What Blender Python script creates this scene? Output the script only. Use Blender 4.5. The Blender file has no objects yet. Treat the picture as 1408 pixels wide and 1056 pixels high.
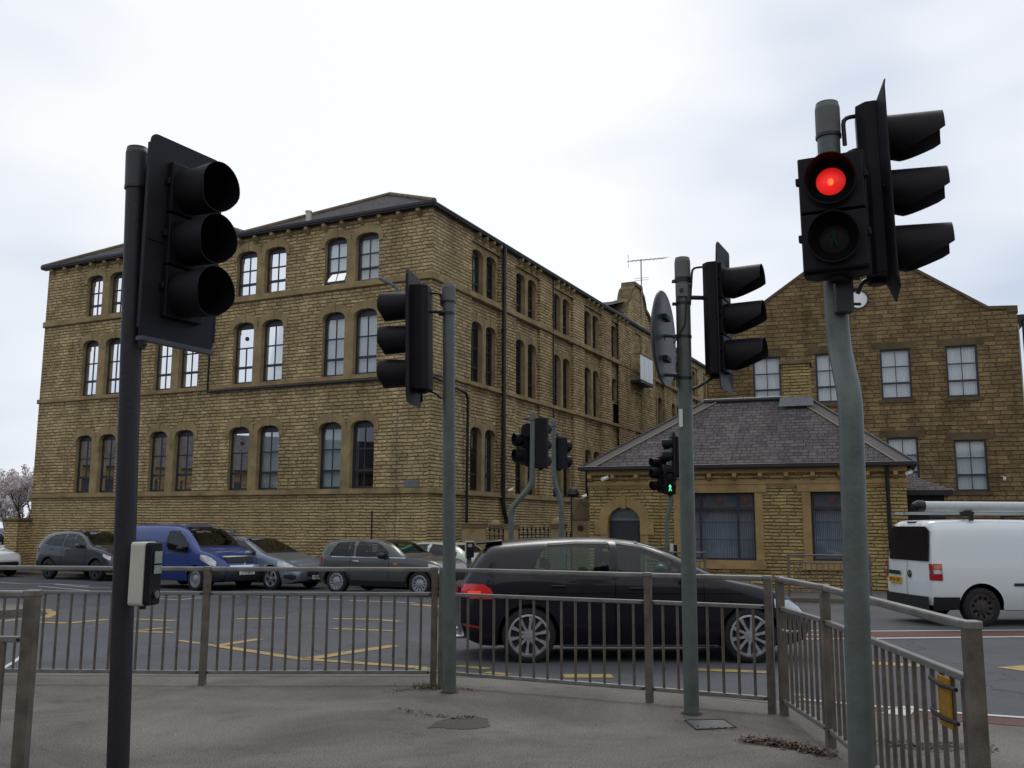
import bpy, bmesh, math, random
from mathutils import Vector, Matrix
random.seed(7)
R = math.radians
C = bpy.context.scene.collection
S = bpy.context.scene
# ------------------------------------------------------------------ camera
F = 1310.; PITCH = R(8.47); ROLL = .0045; H = 1.5
cd = bpy.data.cameras.new('camera'); cam = bpy.data.objects.new('camera', cd); C.objects.link(cam)
cam.location = (0, 0, H)
cam.matrix_world = Matrix.Translation((0, 0, H)) @ Matrix.Rotation(math.pi/2 + PITCH, 4, 'X') @ Matrix.Rotation(ROLL, 4, 'Z')
cd.sensor_width = 36; cd.lens = 36*F/1408; cd.clip_end = 2000; cd.clip_start = .05
S.camera = cam
# ------------------------------------------------------------------ sky and light (bright overcast, brightest ahead)
SUN_EL, SUN_AZ = R(48), R(12)
w = bpy.data.worlds.new('World'); S.world = w; w.use_nodes = True
nt = w.node_tree; N = nt.nodes; N.clear()
out = N.new('ShaderNodeOutputWorld'); bg = N.new('ShaderNodeBackground'); bg.inputs['Strength'].default_value = .1
sky = N.new('ShaderNodeTexSky'); sky.sky_type = 'NISHITA'; sky.sun_disc = False
sky.sun_elevation = SUN_EL; sky.sun_rotation = SUN_AZ
tc = N.new('ShaderNodeTexCoord')
mp = N.new('ShaderNodeMapping'); mp.inputs['Scale'].default_value = (1.5, 1.5, 4.2); mp.inputs['Location'].default_value = (3.1, .4, 1.3)
nz = N.new('ShaderNodeTexNoise'); nz.inputs['Scale'].default_value = 1.25; nz.inputs['Detail'].default_value = 3; nz.inputs['Roughness'].default_value = .5
sep = N.new('ShaderNodeSeparateXYZ')
rampc = N.new('ShaderNodeValToRGB')
rampc.color_ramp.elements[0].position = .32; rampc.color_ramp.elements[0].color = (6.0, 6.8, 8.2, 1)
rampc.color_ramp.elements[1].position = .63; rampc.color_ramp.elements[1].color = (10.1, 10.3, 10.6, 1)
e = rampc.color_ramp.elements.new(.47); e.color = (8.5, 8.9, 9.6, 1)
ax = N.new('ShaderNodeMath'); ax.operation = 'ABSOLUTE'
# cloud thickness: brighter in the middle of the view and overhead, bluer low on both sides
m1 = N.new('ShaderNodeMath'); m1.operation = 'MULTIPLY_ADD'; m1.inputs[1].default_value = -.42; m1.inputs[2].default_value = .12
m2 = N.new('ShaderNodeMath'); m2.operation = 'MULTIPLY_ADD'; m2.inputs[1].default_value = .20
m3 = N.new('ShaderNodeMath'); m3.operation = 'ADD'
mixs = N.new('ShaderNodeMixRGB'); mixs.inputs[0].default_value = .93
br = N.new('ShaderNodeMapRange'); br.inputs[1].default_value = -1; br.inputs[2].default_value = .6; br.inputs[3].default_value = .85; br.inputs[4].default_value = 1.0
mul = N.new('ShaderNodeMixRGB'); mul.blend_type = 'MULTIPLY'; mul.inputs[0].default_value = 1
L = nt.links.new
L(tc.outputs['Generated'], mp.inputs[0]); L(mp.outputs[0], nz.inputs['Vector']); L(tc.outputs['Generated'], sep.inputs[0])
L(sep.outputs[0], ax.inputs[0]); L(ax.outputs[0], m1.inputs[0]); L(sep.outputs[2], m2.inputs[0]); L(m1.outputs[0], m2.inputs[2])
L(nz.outputs[0], m3.inputs[0]); L(m2.outputs[0], m3.inputs[1]); L(m3.outputs[0], rampc.inputs[0])
L(sky.outputs[0], mixs.inputs[1]); L(rampc.outputs[0], mixs.inputs[2])
L(sep.outputs[1], br.inputs[0]); L(mixs.outputs[0], mul.inputs[1]); L(br.outputs[0], mul.inputs[2])
L(mul.outputs[0], bg.inputs[0]); L(bg.outputs[0], out.inputs[0])
sl = bpy.data.lights.new('sun', 'SUN'); sl.energy = .9; sl.angle = R(25); sl.color = (1, .96, .9)
so = bpy.data.objects.new('sun', sl); C.objects.link(so)
sd = Vector((math.sin(SUN_AZ)*math.cos(SUN_EL), math.cos(SUN_AZ)*math.cos(SUN_EL), math.sin(SUN_EL)))
so.rotation_euler = sd.to_track_quat('Z', 'Y').to_euler(); so.location = (0, 0, 60)
S.view_settings.view_transform = 'Standard'; S.view_settings.look = 'None'; S.view_settings.exposure = 0; S.view_settings.gamma = 1
S.render.engine = 'CYCLES'
S.cycles.max_bounces = 6; S.cycles.transparent_max_bounces = 16

# ------------------------------------------------------------------ geometry of the site
def ray(u, v):
    xc = (u-704)/F; yc = -(v-528)/F
    x = xc-yc*ROLL; y = yc+xc*ROLL
    return (x, math.cos(PITCH)-y*math.sin(PITCH), math.sin(PITCH)+y*math.cos(PITCH))
def road(y): return -.08-.0115*(max(min(y, 36), 4)-9)
def at(u, v, Y):
    d = ray(u, v); t = Y/d[1]; return Vector((d[0]*t, Y, H+d[2]*t))
def gnd(u, v, off=0):
    d = ray(u, v); t = -H/d[2]
    for _ in range(40): t = (road(d[1]*t)+off-H)/d[2]
    return Vector((d[0]*t, d[1]*t, road(d[1]*t)+off))

# ------------------------------------------------------------------ materials
MATS = {}
def new_mat(name):
    m = bpy.data.materials.new(name); m.use_nodes = True
    n = m.node_tree.nodes; b = n['Principled BSDF']
    return m, n, m.node_tree.links.new, b
def simple(name, col, rough=.6, metal=0, noise=0, nscale=8, bump=0, bscale=60, spec=.5, coat=0, emit=None, es=1):
    if name in MATS: return MATS[name]
    m, n, l, b = new_mat(name)
    b.inputs['Base Color'].default_value = (*col, 1); b.inputs['Roughness'].default_value = rough
    b.inputs['Metallic'].default_value = metal; b.inputs['Specular IOR Level'].default_value = spec
    b.inputs['Coat Weight'].default_value = coat; b.inputs['Coat Roughness'].default_value = .04
    if emit: b.inputs['Emission Color'].default_value = (*emit, 1); b.inputs['Emission Strength'].default_value = es
    if noise or bump:
        t = n.new('ShaderNodeTexCoord')
    if noise:
        x = n.new('ShaderNodeTexNoise'); x.inputs['Scale'].default_value = nscale; x.inputs['Detail'].default_value = 6; x.inputs['Roughness'].default_value = .65
        l(t.outputs['Object'], x.inputs['Vector'])
        r = n.new('ShaderNodeMapRange'); r.inputs[1].default_value = .3; r.inputs[2].default_value = .7; r.inputs[3].default_value = 1-noise; r.inputs[4].default_value = 1+noise
        l(x.outputs[0], r.inputs[0])
        mm = n.new('ShaderNodeVectorMath'); mm.operation = 'SCALE'; mm.inputs[0].default_value = col
        l(r.outputs[0], mm.inputs['Scale']); l(mm.outputs[0], b.inputs['Base Color'])
        r2 = n.new('ShaderNodeMapRange'); r2.inputs[3].default_value = max(0, rough-.12); r2.inputs[4].default_value = min(1, rough+.15)
        l(x.outputs[0], r2.inputs[0]); l(r2.outputs[0], b.inputs['Roughness'])
    if bump:
        y = n.new('ShaderNodeTexNoise'); y.inputs['Scale'].default_value = bscale; y.inputs['Detail'].default_value = 4
        l(t.outputs['Object'], y.inputs['Vector'])
        bm_ = n.new('ShaderNodeBump'); bm_.inputs['Strength'].default_value = bump; bm_.inputs['Distance'].default_value = .01
        l(y.outputs[0], bm_.inputs['Height']); l(bm_.outputs[0], b.inputs['Normal'])
    MATS[name] = m; return m

def masonry(name, c1, c2, c3, mortar, row=.14, width=.42, msize=.012, bumpd=.05, stain=.35, off=.5, sq=.8, bed=.9, perp=.75):
    m, n, l, b = new_mat(name)
    uv = n.new('ShaderNodeUVMap'); uv.uv_map = 'UVMap'
    # wobble of the courses
    nw = n.new('ShaderNodeTexNoise'); nw.inputs['Scale'].default_value = 1.1; nw.inputs['Detail'].default_value = 2
    l(uv.outputs[0], nw.inputs['Vector'])
    nw2 = n.new('ShaderNodeTexNoise'); nw2.inputs['Scale'].default_value = 9; nw2.inputs['Detail'].default_value = 2
    l(uv.outputs[0], nw2.inputs['Vector'])
    s1 = n.new('ShaderNodeVectorMath'); s1.operation = 'MULTIPLY_ADD'; s1.inputs[1].default_value = (.05, .05, 0)
    l(nw.outputs['Color'], s1.inputs[0]); l(uv.outputs[0], s1.inputs[2])
    s2 = n.new('ShaderNodeVectorMath'); s2.operation = 'MULTIPLY_ADD'; s2.inputs[1].default_value = (.03, .022, 0)
    l(nw2.outputs['Color'], s2.inputs[0]); l(s1.outputs[0], s2.inputs[2])
    def brick(ms, smooth, ca, cb):
        t = n.new('ShaderNodeTexBrick'); t.offset = off; t.squash = sq; t.squash_frequency = 3
        t.inputs['Scale'].default_value = 1; t.inputs['Brick Width'].default_value = width; t.inputs['Row Height'].default_value = row
        t.inputs['Mortar Size'].default_value = ms; t.inputs['Mortar Smooth'].default_value = smooth; t.inputs['Bias'].default_value = 0
        t.inputs['Color1'].default_value = (*ca, 1); t.inputs['Color2'].default_value = (*cb, 1)
        l(s2.outputs[0], t.inputs['Vector']); return t
    t1 = brick(msize, .3, c1, c2); t1.inputs['Mortar'].default_value = (*mortar, 1)
    t2 = brick(msize*3.2, 1., (0, 0, 0), (1, 1, 1)); t2.inputs['Mortar'].default_value = (.5, .5, .5, 1)
    # third stone colour by big noise, stains by stretched noise
    na = n.new('ShaderNodeTexNoise'); na.inputs['Scale'].default_value = 2.3; na.inputs['Detail'].default_value = 7; na.inputs['Roughness'].default_value = .7
    l(uv.outputs[0], na.inputs['Vector'])
    rr = n.new('ShaderNodeMapRange'); rr.inputs[1].default_value = .48; rr.inputs[2].default_value = .72; rr.inputs[3].default_value = 0; rr.inputs[4].default_value = .75
    l(na.outputs[0], rr.inputs[0])
    mx = n.new('ShaderNodeMixRGB'); t3 = brick(0., 0., c1, c2); l(rr.outputs[0], mx.inputs[0]); l(t3.outputs[0], mx.inputs[1]); mx.inputs[2].default_value = (*c3, 1)
    sx = n.new('ShaderNodeSeparateXYZ'); l(s2.outputs[0], sx.inputs[0])
    dv = n.new('ShaderNodeMath'); dv.operation = 'DIVIDE'; l(sx.outputs[1], dv.inputs[0]); dv.inputs[1].default_value = row
    frc = n.new('ShaderNodeMath'); frc.operation = 'FRACT'; l(dv.outputs[0], frc.inputs[0])
    # distance from the bed joint, 0 at joint .5 mid stone
    pp_ = n.new('ShaderNodeMath'); pp_.operation = 'PINGPONG'; l(frc.outputs[0], pp_.inputs[0]); pp_.inputs[1].default_value = .5
    bj = n.new('ShaderNodeMapRange'); bj.inputs[1].default_value = .03; bj.inputs[2].default_value = .03+msize/row*1.6; bj.inputs[3].default_value = bed; bj.inputs[4].default_value = 0; l(pp_.outputs[0], bj.inputs[0])
    pj = n.new('ShaderNodeMath'); pj.operation = 'MULTIPLY'; l(t1.outputs['Fac'], pj.inputs[0]); pj.inputs[1].default_value = perp
    jm = n.new('ShaderNodeMath'); jm.operation = 'MAXIMUM'; l(bj.outputs[0], jm.inputs[0]); l(pj.outputs[0], jm.inputs[1])
    jn = n.new('ShaderNodeTexNoise'); jn.inputs['Scale'].default_value = 3.1; jn.inputs['Detail'].default_value = 6; l(uv.outputs[0], jn.inputs['Vector'])
    jr = n.new('ShaderNodeMapRange'); jr.inputs[1].default_value = .35; jr.inputs[2].default_value = .6; jr.inputs[3].default_value = .35; jr.inputs[4].default_value = 1; l(jn.outputs[0], jr.inputs[0])
    jf = n.new('ShaderNodeMath'); jf.operation = 'MULTIPLY'; l(jm.outputs[0], jf.inputs[0]); l(jr.outputs[0], jf.inputs[1])
    # stone body colour without mortar: read the brick colours with no joint
    mo = n.new('ShaderNodeMixRGB'); l(jf.outputs[0], mo.inputs[0]); l(mx.outputs[0], mo.inputs[1]); mo.inputs[2].default_value = (*mortar, 1)
    mps = n.new('ShaderNodeMapping'); mps.inputs['Scale'].default_value = (.9, .22, 1); l(uv.outputs[0], mps.inputs[0])
    ns = n.new('ShaderNodeTexNoise'); ns.inputs['Scale'].default_value = 1; ns.inputs['Detail'].default_value = 8; ns.inputs['Roughness'].default_value = .65
    l(mps.outputs[0], ns.inputs['Vector'])
    rs = n.new('ShaderNodeMapRange'); rs.inputs[1].default_value = .35; rs.inputs[2].default_value = .68; rs.inputs[3].default_value = 1.12; rs.inputs[4].default_value = 1-stain
    l(ns.outputs[0], rs.inputs[0])
    sc = n.new('ShaderNodeVectorMath'); sc.operation = 'SCALE'; l(mo.outputs[0], sc.inputs[0]); l(rs.outputs[0], sc.inputs['Scale'])
    # soft fine grain
    ng = n.new('ShaderNodeTexNoise'); ng.inputs['Scale'].default_value = 26; ng.inputs['Detail'].default_value = 4; l(uv.outputs[0], ng.inputs['Vector'])
    rg = n.new('ShaderNodeMapRange'); rg.inputs[1].default_value = .3; rg.inputs[2].default_value = .7; rg.inputs[3].default_value = .72; rg.inputs[4].default_value = 1.28
    l(ng.outputs[0], rg.inputs[0])
    sc2 = n.new('ShaderNodeVectorMath'); sc2.operation = 'SCALE'; l(sc.outputs[0], sc2.inputs[0]); l(rg.outputs[0], sc2.inputs['Scale'])
    l(sc2.outputs[0], b.inputs['Base Color']); b.inputs['Roughness'].default_value = .92; b.inputs['Specular IOR Level'].default_value = .15
    # rock face: domed stones with a broken surface
    inv = n.new('ShaderNodeMath'); inv.operation = 'SUBTRACT'; inv.inputs[0].default_value = 1; l(t2.outputs['Fac'], inv.inputs[1])
    nb = n.new('ShaderNodeTexNoise'); nb.inputs['Scale'].default_value = 11; nb.inputs['Detail'].default_value = 5; l(uv.outputs[0], nb.inputs['Vector'])
    mb_ = n.new('ShaderNodeMath'); mb_.operation = 'MULTIPLY_ADD'; l(nb.outputs[0], mb_.inputs[0]); mb_.inputs[1].default_value = .9; l(inv.outputs[0], mb_.inputs[2])
    bp = n.new('ShaderNodeBump'); bp.inputs['Strength'].default_value = 1; bp.inputs['Distance'].default_value = bumpd
    l(mb_.outputs[0], bp.inputs['Height']); l(bp.outputs[0], b.inputs['Normal'])
    MATS[name] = m; return m

WALL = masonry('coursed_sandstone', (.66, .50, .27), (.43, .32, .165), (.33, .235, .13), (.15, .112, .066), row=.12, width=.40, msize=.011, bumpd=.05, stain=.42, bed=.8, perp=.7)
PLINTH = masonry('plinth_sandstone', (.62, .47, .245), (.47, .355, .18), (.36, .265, .14), (.16, .12, .07), row=.098, width=.52, msize=.010, bumpd=.05, stain=.3)
GATEW = masonry('gatehouse_sandstone', (.50, .38, .17), (.34, .245, .105), (.33, .225, .10), (.085, .06, .03), row=.093, width=.44, msize=.009, bumpd=.04, stain=.3)
BIGW = masonry('large_brown_sandstone', (.34, .235, .115), (.20, .14, .072), (.11, .082, .054), (.125, .09, .052), row=.175, width=.52, msize=.010, bumpd=.045, stain=.45, bed=.5, perp=.4)
SLATE = masonry('grey_slate', (.145, .128, .128), (.080, .073, .078), (.17, .145, .132), (.02, .018, .02), row=.16, width=.26, msize=.007, bumpd=.02, stain=.3)
SLATE2 = masonry('dark_slate', (.085, .08, .088), (.05, .048, .053), (.10, .09, .085), (.012, .012, .014), row=.2, width=.3, msize=.006, bumpd=.012, stain=.25)
ASH = simple('dressed_sandstone', (.29, .22, .115), .9, noise=.35, nscale=1.6, bump=.5, bscale=14, spec=.15)
ASHG = simple('golden_dressed_stone', (.33, .225, .10), .9, noise=.3, nscale=1.8, bump=.4, bscale=14, spec=.15)
ASHD = simple('weathered_coping_stone', (.17, .13, .075), .92, noise=.4, nscale=2.2, bump=.7, bscale=10, spec=.15)
ASHB = simple('brown_dressed_stone', (.12, .09, .05), .92, noise=.35, nscale=2, bump=.5, bscale=12, spec=.15)
FRAME = simple('dark_blue_window_paint', (.022, .022, .036), .45)
GUT = simple('black_rainwater_goods', (.012, .012, .015), .45, noise=.2)
LEAD = simple('lead_flashing', (.14, .15, .17), .6, noise=.2)
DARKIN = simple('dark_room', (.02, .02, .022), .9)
DOORP = simple('dark_grey_door_paint', (.02, .022, .03), .5)
POLE = simple('grey_green_pole_paint', (.095, .115, .105), .42, noise=.22, nscale=7, bump=.25, bscale=45)
POLED = simple('dark_pole_paint', (.012, .010, .016), .5, noise=.25, nscale=6, bump=.25, bscale=45)
CAP = simple('grey_pole_cap', (.12, .125, .12), .6, noise=.15)
RAILM = simple('weathered_brown_grey_rail', (.118, .10, .08), .5, noise=.5, nscale=5, bump=.2, bscale=60)
RAILT = simple('weathered_galvanised_rail', (.19, .185, .175), .45, metal=.2, noise=.25, nscale=8, bump=.2, bscale=60)
BLK = simple('black_signal_plastic', (.008, .007, .010), .55, noise=.35, nscale=5, spec=.22)
BLKI = simple('matt_black_inside', (.004, .004, .005), .9, spec=.1)
BRD = simple('black_backing_board', (.014, .013, .020), .6, noise=.25, nscale=4, spec=.3)
BRDB = simple('grey_board_back', (.06, .065, .075), .5, noise=.2)
STEEL = simple('dark_steel_bracket', (.03, .03, .035), .4, metal=.4)
WHITEP = simple('off_white_plastic', (.52, .52, .44), .5, noise=.1, nscale=6)
CHROME = simple('chrome', (.75, .75, .78), .15, metal=1)
RUB = simple('tyre_rubber', (.015, .015, .016), .85, noise=.3, nscale=20)
TRIM = simple('black_trim', (.012, .012, .014), .55)
SEATM = simple('dark_seat_cloth', (.035, .035, .04), .9)
ALLOY = simple('silver_alloy', (.5, .51, .54), .35, metal=.7, noise=.15)
GREYW = simple('grey_wheel_cover', (.30, .31, .34), .4, metal=.3, noise=.15)
DALLOY = simple('dark_alloy', (.05, .05, .055), .45, metal=.3)
PLW = simple('white_number_plate', (.7, .7, .68), .4)
PLY = simple('yellow_number_plate', (.70, .38, .02), .4, noise=.2, nscale=30)
INK = simple('black_lettering', (.01, .01, .012), .5)
REDL = simple('red_lamp_lens', (.35, .01, .015), .15, coat=.8)
REDLIT = simple('red_tail_lamp_lit', (.5, .015, .015), .2, coat=.6, emit=(1, .02, .04), es=.08)
REDHOT = simple('red_brake_bulb', (.6, .05, .02), .2, emit=(1, .07, .03), es=.42)
CLEAR = simple('clear_headlamp', (.55, .57, .58), .12, metal=.35, noise=.3, nscale=14, coat=.9)
ORL = simple('orange_lamp_lens', (.6, .16, .02), .2, coat=.5)
REDSIG = simple('red_signal_lit', (.6, .02, .02), .4, emit=(.85, .010, .008), es=.75)
REDSIGH = simple('red_signal_bulb', (.6, .1, .02), .4, emit=(1, .2, .05), es=.9)
_m = REDSIG; _n = _m.node_tree.nodes; _l = _m.node_tree.links.new; _b = _n['Principled BSDF']
_t = _n.new('ShaderNodeTexCoord'); _s = _n.new('ShaderNodeVectorMath'); _s.operation = 'DISTANCE'; _s.inputs[1].default_value = (.012, .07, .150); _l(_t.outputs['Object'], _s.inputs[0])
_w = _n.new('ShaderNodeTexWave'); _w.wave_type = 'BANDS'; _w.bands_direction = 'Z'; _w.inputs['Scale'].default_value = 45; _l(_t.outputs['Object'], _w.inputs[0])
_r = _n.new('ShaderNodeMapRange'); _r.inputs[1].default_value = .0; _r.inputs[2].default_value = .085; _r.inputs[3].default_value = .92; _r.inputs[4].default_value = .30; _l(_s.outputs['Value'], _r.inputs[0])
_a = _n.new('ShaderNodeMath'); _a.operation = 'MULTIPLY_ADD'; _a.inputs[1].default_value = .22; _l(_w.outputs[1], _a.inputs[0]); _l(_r.outputs[0], _a.inputs[2]); _l(_a.outputs[0], _b.inputs['Emission Strength'])
GRNSIG = simple('green_signal_lit', (.05, .6, .3), .4, emit=(.12, 1, .5), es=1.4)
GRNDIM = simple('green_signal_dim', (.006, .02, .02), .7, emit=(.02, .25, .22), es=.014, spec=.1)
LENSD = simple('unlit_signal_lens', (.010, .010, .010), .6, spec=.2)
YELM = simple('yellow_marker', (.36, .19, .01), .5, noise=.25, nscale=25)
CURT = None

def pane_mat(name, tint, refl, rough=.03, ior=1.5):
    m, n, l, b = new_mat(name)
    n.remove(b); o = n['Material Output']
    g = n.new('ShaderNodeBsdfGlossy'); g.inputs['Roughness'].default_value = rough; g.inputs[0].default_value = (1, 1, 1, 1)
    t = n.new('ShaderNodeBsdfTransparent'); t.inputs[0].default_value = (*tint, 1)
    f = n.new('ShaderNodeFresnel'); f.inputs[0].default_value = ior
    a = n.new('ShaderNodeMath'); a.operation = 'MULTIPLY_ADD'; a.inputs[1].default_value = 1; a.inputs[2].default_value = refl
    x = n.new('ShaderNodeMixShader'); l(f.outputs[0], a.inputs[0]); l(a.outputs[0], x.inputs[0]); l(t.outputs[0], x.inputs[1]); l(g.outputs[0], x.inputs[2])
    l(x.outputs[0], o.inputs[0]); MATS[name] = m; return m
PANE = pane_mat('window_glass', (.88, .93, .95), .03, .02)
CARGL = pane_mat('tinted_car_glass', (.50, .72, .68), .0)
DARKGL = pane_mat('dark_car_glass', (.07, .08, .10), .03, .03, 1.3)
def pleat(name, col, sc=28, dark=.62):
    m, n, l, b = new_mat(name)
    t = n.new('ShaderNodeUVMap'); t.uv_map = 'UVMap'
    wv = n.new('ShaderNodeTexWave'); wv.wave_type = 'BANDS'; wv.bands_direction = 'X'; wv.inputs['Scale'].default_value = sc/6.28; wv.inputs['Distortion'].default_value = 1.6; wv.inputs['Detail'].default_value = 2
    mp_ = n.new('ShaderNodeMapping'); mp_.inputs['Scale'].default_value = (1, .06, 1); l(t.outputs[0], mp_.inputs[0]); l(mp_.outputs[0], wv.inputs[0])
    r = n.new('ShaderNodeMapRange'); r.inputs[3].default_value = dark; r.inputs[4].default_value = 1; l(wv.outputs[1], r.inputs[0])
    s = n.new('ShaderNodeVectorMath'); s.operation = 'SCALE'; s.inputs[0].default_value = col; l(r.outputs[0], s.inputs['Scale']); l(s.outputs[0], b.inputs['Base Color'])
    bp = n.new('ShaderNodeBump'); bp.inputs['Distance'].default_value = .02; l(wv.outputs[1], bp.inputs['Height']); l(bp.outputs[0], b.inputs['Normal'])
    b.inputs['Roughness'].default_value = .95; MATS[name] = m; return m
CURT = pleat('white_pleated_curtain', (.90, .92, .93), 34, .74)
CURTB = pleat('grey_net_curtain', (.15, .17, .22), 40, .45)
CURTW = pleat('bright_white_curtain', (.92, .93, .94), 34, .8)
CURTG = pleat('grey_blue_curtain', (.30, .34, .42), 40, .5)
BLIND = simple('pale_blind', (.86, .89, .90), .9, noise=.06, nscale=3)
BLIND2 = simple('grey_blind', (.42, .49, .50), .9, noise=.1, nscale=3)

def ground_mat(name, c, c2, sc, crack=0, patch=.3, bump=.4, big=.35):
    m, n, l, b = new_mat(name)
    t = n.new('ShaderNodeTexCoord')
    a = n.new('ShaderNodeTexNoise'); a.inputs['Scale'].default_value = .55; a.inputs['Detail'].default_value = 9; a.inputs['Roughness'].default_value = .68; a.inputs['Distortion'].default_value = .6
    l(t.outputs['Object'], a.inputs['Vector'])
    f = n.new('ShaderNodeTexNoise'); f.inputs['Scale'].default_value = sc; f.inputs['Detail'].default_value = 3; l(t.outputs['Object'], f.inputs['Vector'])
    r = n.new('ShaderNodeMapRange'); r.inputs[1].default_value = .36; r.inputs[2].default_value = .66; l(a.outputs[0], r.inputs[0])
    mx = n.new('ShaderNodeMixRGB'); mx.inputs[1].default_value = (*c, 1); mx.inputs[2].default_value = (*c2, 1); l(r.outputs[0], mx.inputs[0])
    r2 = n.new('ShaderNodeMapRange'); r2.inputs[1].default_value = .25; r2.inputs[2].default_value = .75; r2.inputs[3].default_value = 1-big; r2.inputs[4].default_value = 1+big
    l(f.outputs[0], r2.inputs[0])
    s = n.new('ShaderNodeVectorMath'); s.operation = 'SCALE'; l(mx.outputs[0], s.inputs[0]); l(r2.outputs[0], s.inputs['Scale'])
    last = s.outputs[0]
    if patch:
        p = n.new('ShaderNodeTexNoise'); p.inputs['Scale'].default_value = 1.7; p.inputs['Detail'].default_value = 10; p.inputs['Roughness'].default_value = .75; l(t.outputs['Object'], p.inputs['Vector'])
        r3 = n.new('ShaderNodeMapRange'); r3.inputs[1].default_value = .57; r3.inputs[2].default_value = .72; r3.inputs[3].default_value = 1; r3.inputs[4].default_value = 1-patch; l(p.outputs[0], r3.inputs[0])
        s3 = n.new('ShaderNodeVectorMath'); s3.operation = 'SCALE'; l(last, s3.inputs[0]); l(r3.outputs[0], s3.inputs['Scale']); last = s3.outputs[0]
    if crack:
        v = n.new('ShaderNodeTexVoronoi'); v.feature = 'DISTANCE_TO_EDGE'; v.inputs['Scale'].default_value = .33
        nn = n.new('ShaderNodeTexNoise'); nn.inputs['Scale'].default_value = 1.4; nn.inputs['Detail'].default_value = 5; l(t.outputs['Object'], nn.inputs['Vector'])
        ad = n.new('ShaderNodeVectorMath'); ad.operation = 'MULTIPLY_ADD'; ad.inputs[1].default_value = (1.4, 1.4, 0); l(nn.outputs['Color'], ad.inputs[0]); l(t.outputs['Object'], ad.inputs[2])
        l(ad.outputs[0], v.inputs['Vector'])
        rc = n.new('ShaderNodeMapRange'); rc.inputs[1].default_value = .0; rc.inputs[2].default_value = .007; rc.inputs[3].default_value = 1-crack; rc.inputs[4].default_value = 1; l(v.outputs[0], rc.inputs[0])
        s4 = n.new('ShaderNodeVectorMath'); s4.operation = 'SCALE'; l(last, s4.inputs[0]); l(rc.outputs[0], s4.inputs['Scale']); last = s4.outputs[0]
    l(last, b.inputs['Base Color']); b.inputs['Roughness'].default_value = .9; b.inputs['Specular IOR Level'].default_value = .3
    bp = n.new('ShaderNodeBump'); bp.inputs['Strength'].default_value = bump; bp.inputs['Distance'].default_value = .008; l(f.outputs[0], bp.inputs['Height']); l(bp.outputs[0], b.inputs['Normal'])
    MATS[name] = m; return m
ROADM = ground_mat('worn_asphalt', (.090, .094, .103), (.066, .069, .077), 90, crack=.45, patch=.2)
PAVEM = ground_mat('pavement_asphalt', (.18, .164, .147), (.086, .078, .071), 75, crack=.0, patch=.42, bump=1., big=.6)
KERBM = ground_mat('kerb_stone', (.17, .155, .13), (.11, .10, .085), 60, patch=.3)
FARPM = ground_mat('far_pavement', (.13, .12, .11), (.09, .085, .08), 60, patch=.3)
REDM = ground_mat('red_surfacing', (.125, .062, .052), (.10, .058, .050), 110, patch=.25)
def paint_mat(name, col, wear=.5):
    m, n, l, b = new_mat(name); o = n['Material Output']
    t = n.new('ShaderNodeTexCoord')
    a = n.new('ShaderNodeTexNoise'); a.inputs['Scale'].default_value = 2.4; a.inputs['Detail'].default_value = 12; a.inputs['Roughness'].default_value = .82; l(t.outputs['Object'], a.inputs['Vector'])
    r = n.new('ShaderNodeMapRange'); r.inputs[1].default_value = wear-.05; r.inputs[2].default_value = wear+.09; r.inputs[3].default_value = 1; r.inputs[4].default_value = .12; l(a.outputs[0], r.inputs[0])
    mx = n.new('ShaderNodeMixRGB'); mx.inputs[1].default_value = (.085, .09, .10, 1); mx.inputs[2].default_value = (*col, 1); l(r.outputs[0], mx.inputs[0]); l(mx.outputs[0], b.inputs['Base Color'])
    b.inputs['Roughness'].default_value = .8; MATS[name] = m; return m
YEL = paint_mat('worn_yellow_road_paint', (.36, .25, .075), .53)
WHT = paint_mat('worn_white_road_paint', (.50, .51, .50), .60)

def car_paint(name, col, metal=.3, rough=.3):
    return simple(name, col, rough, metal, coat=.7)

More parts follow.
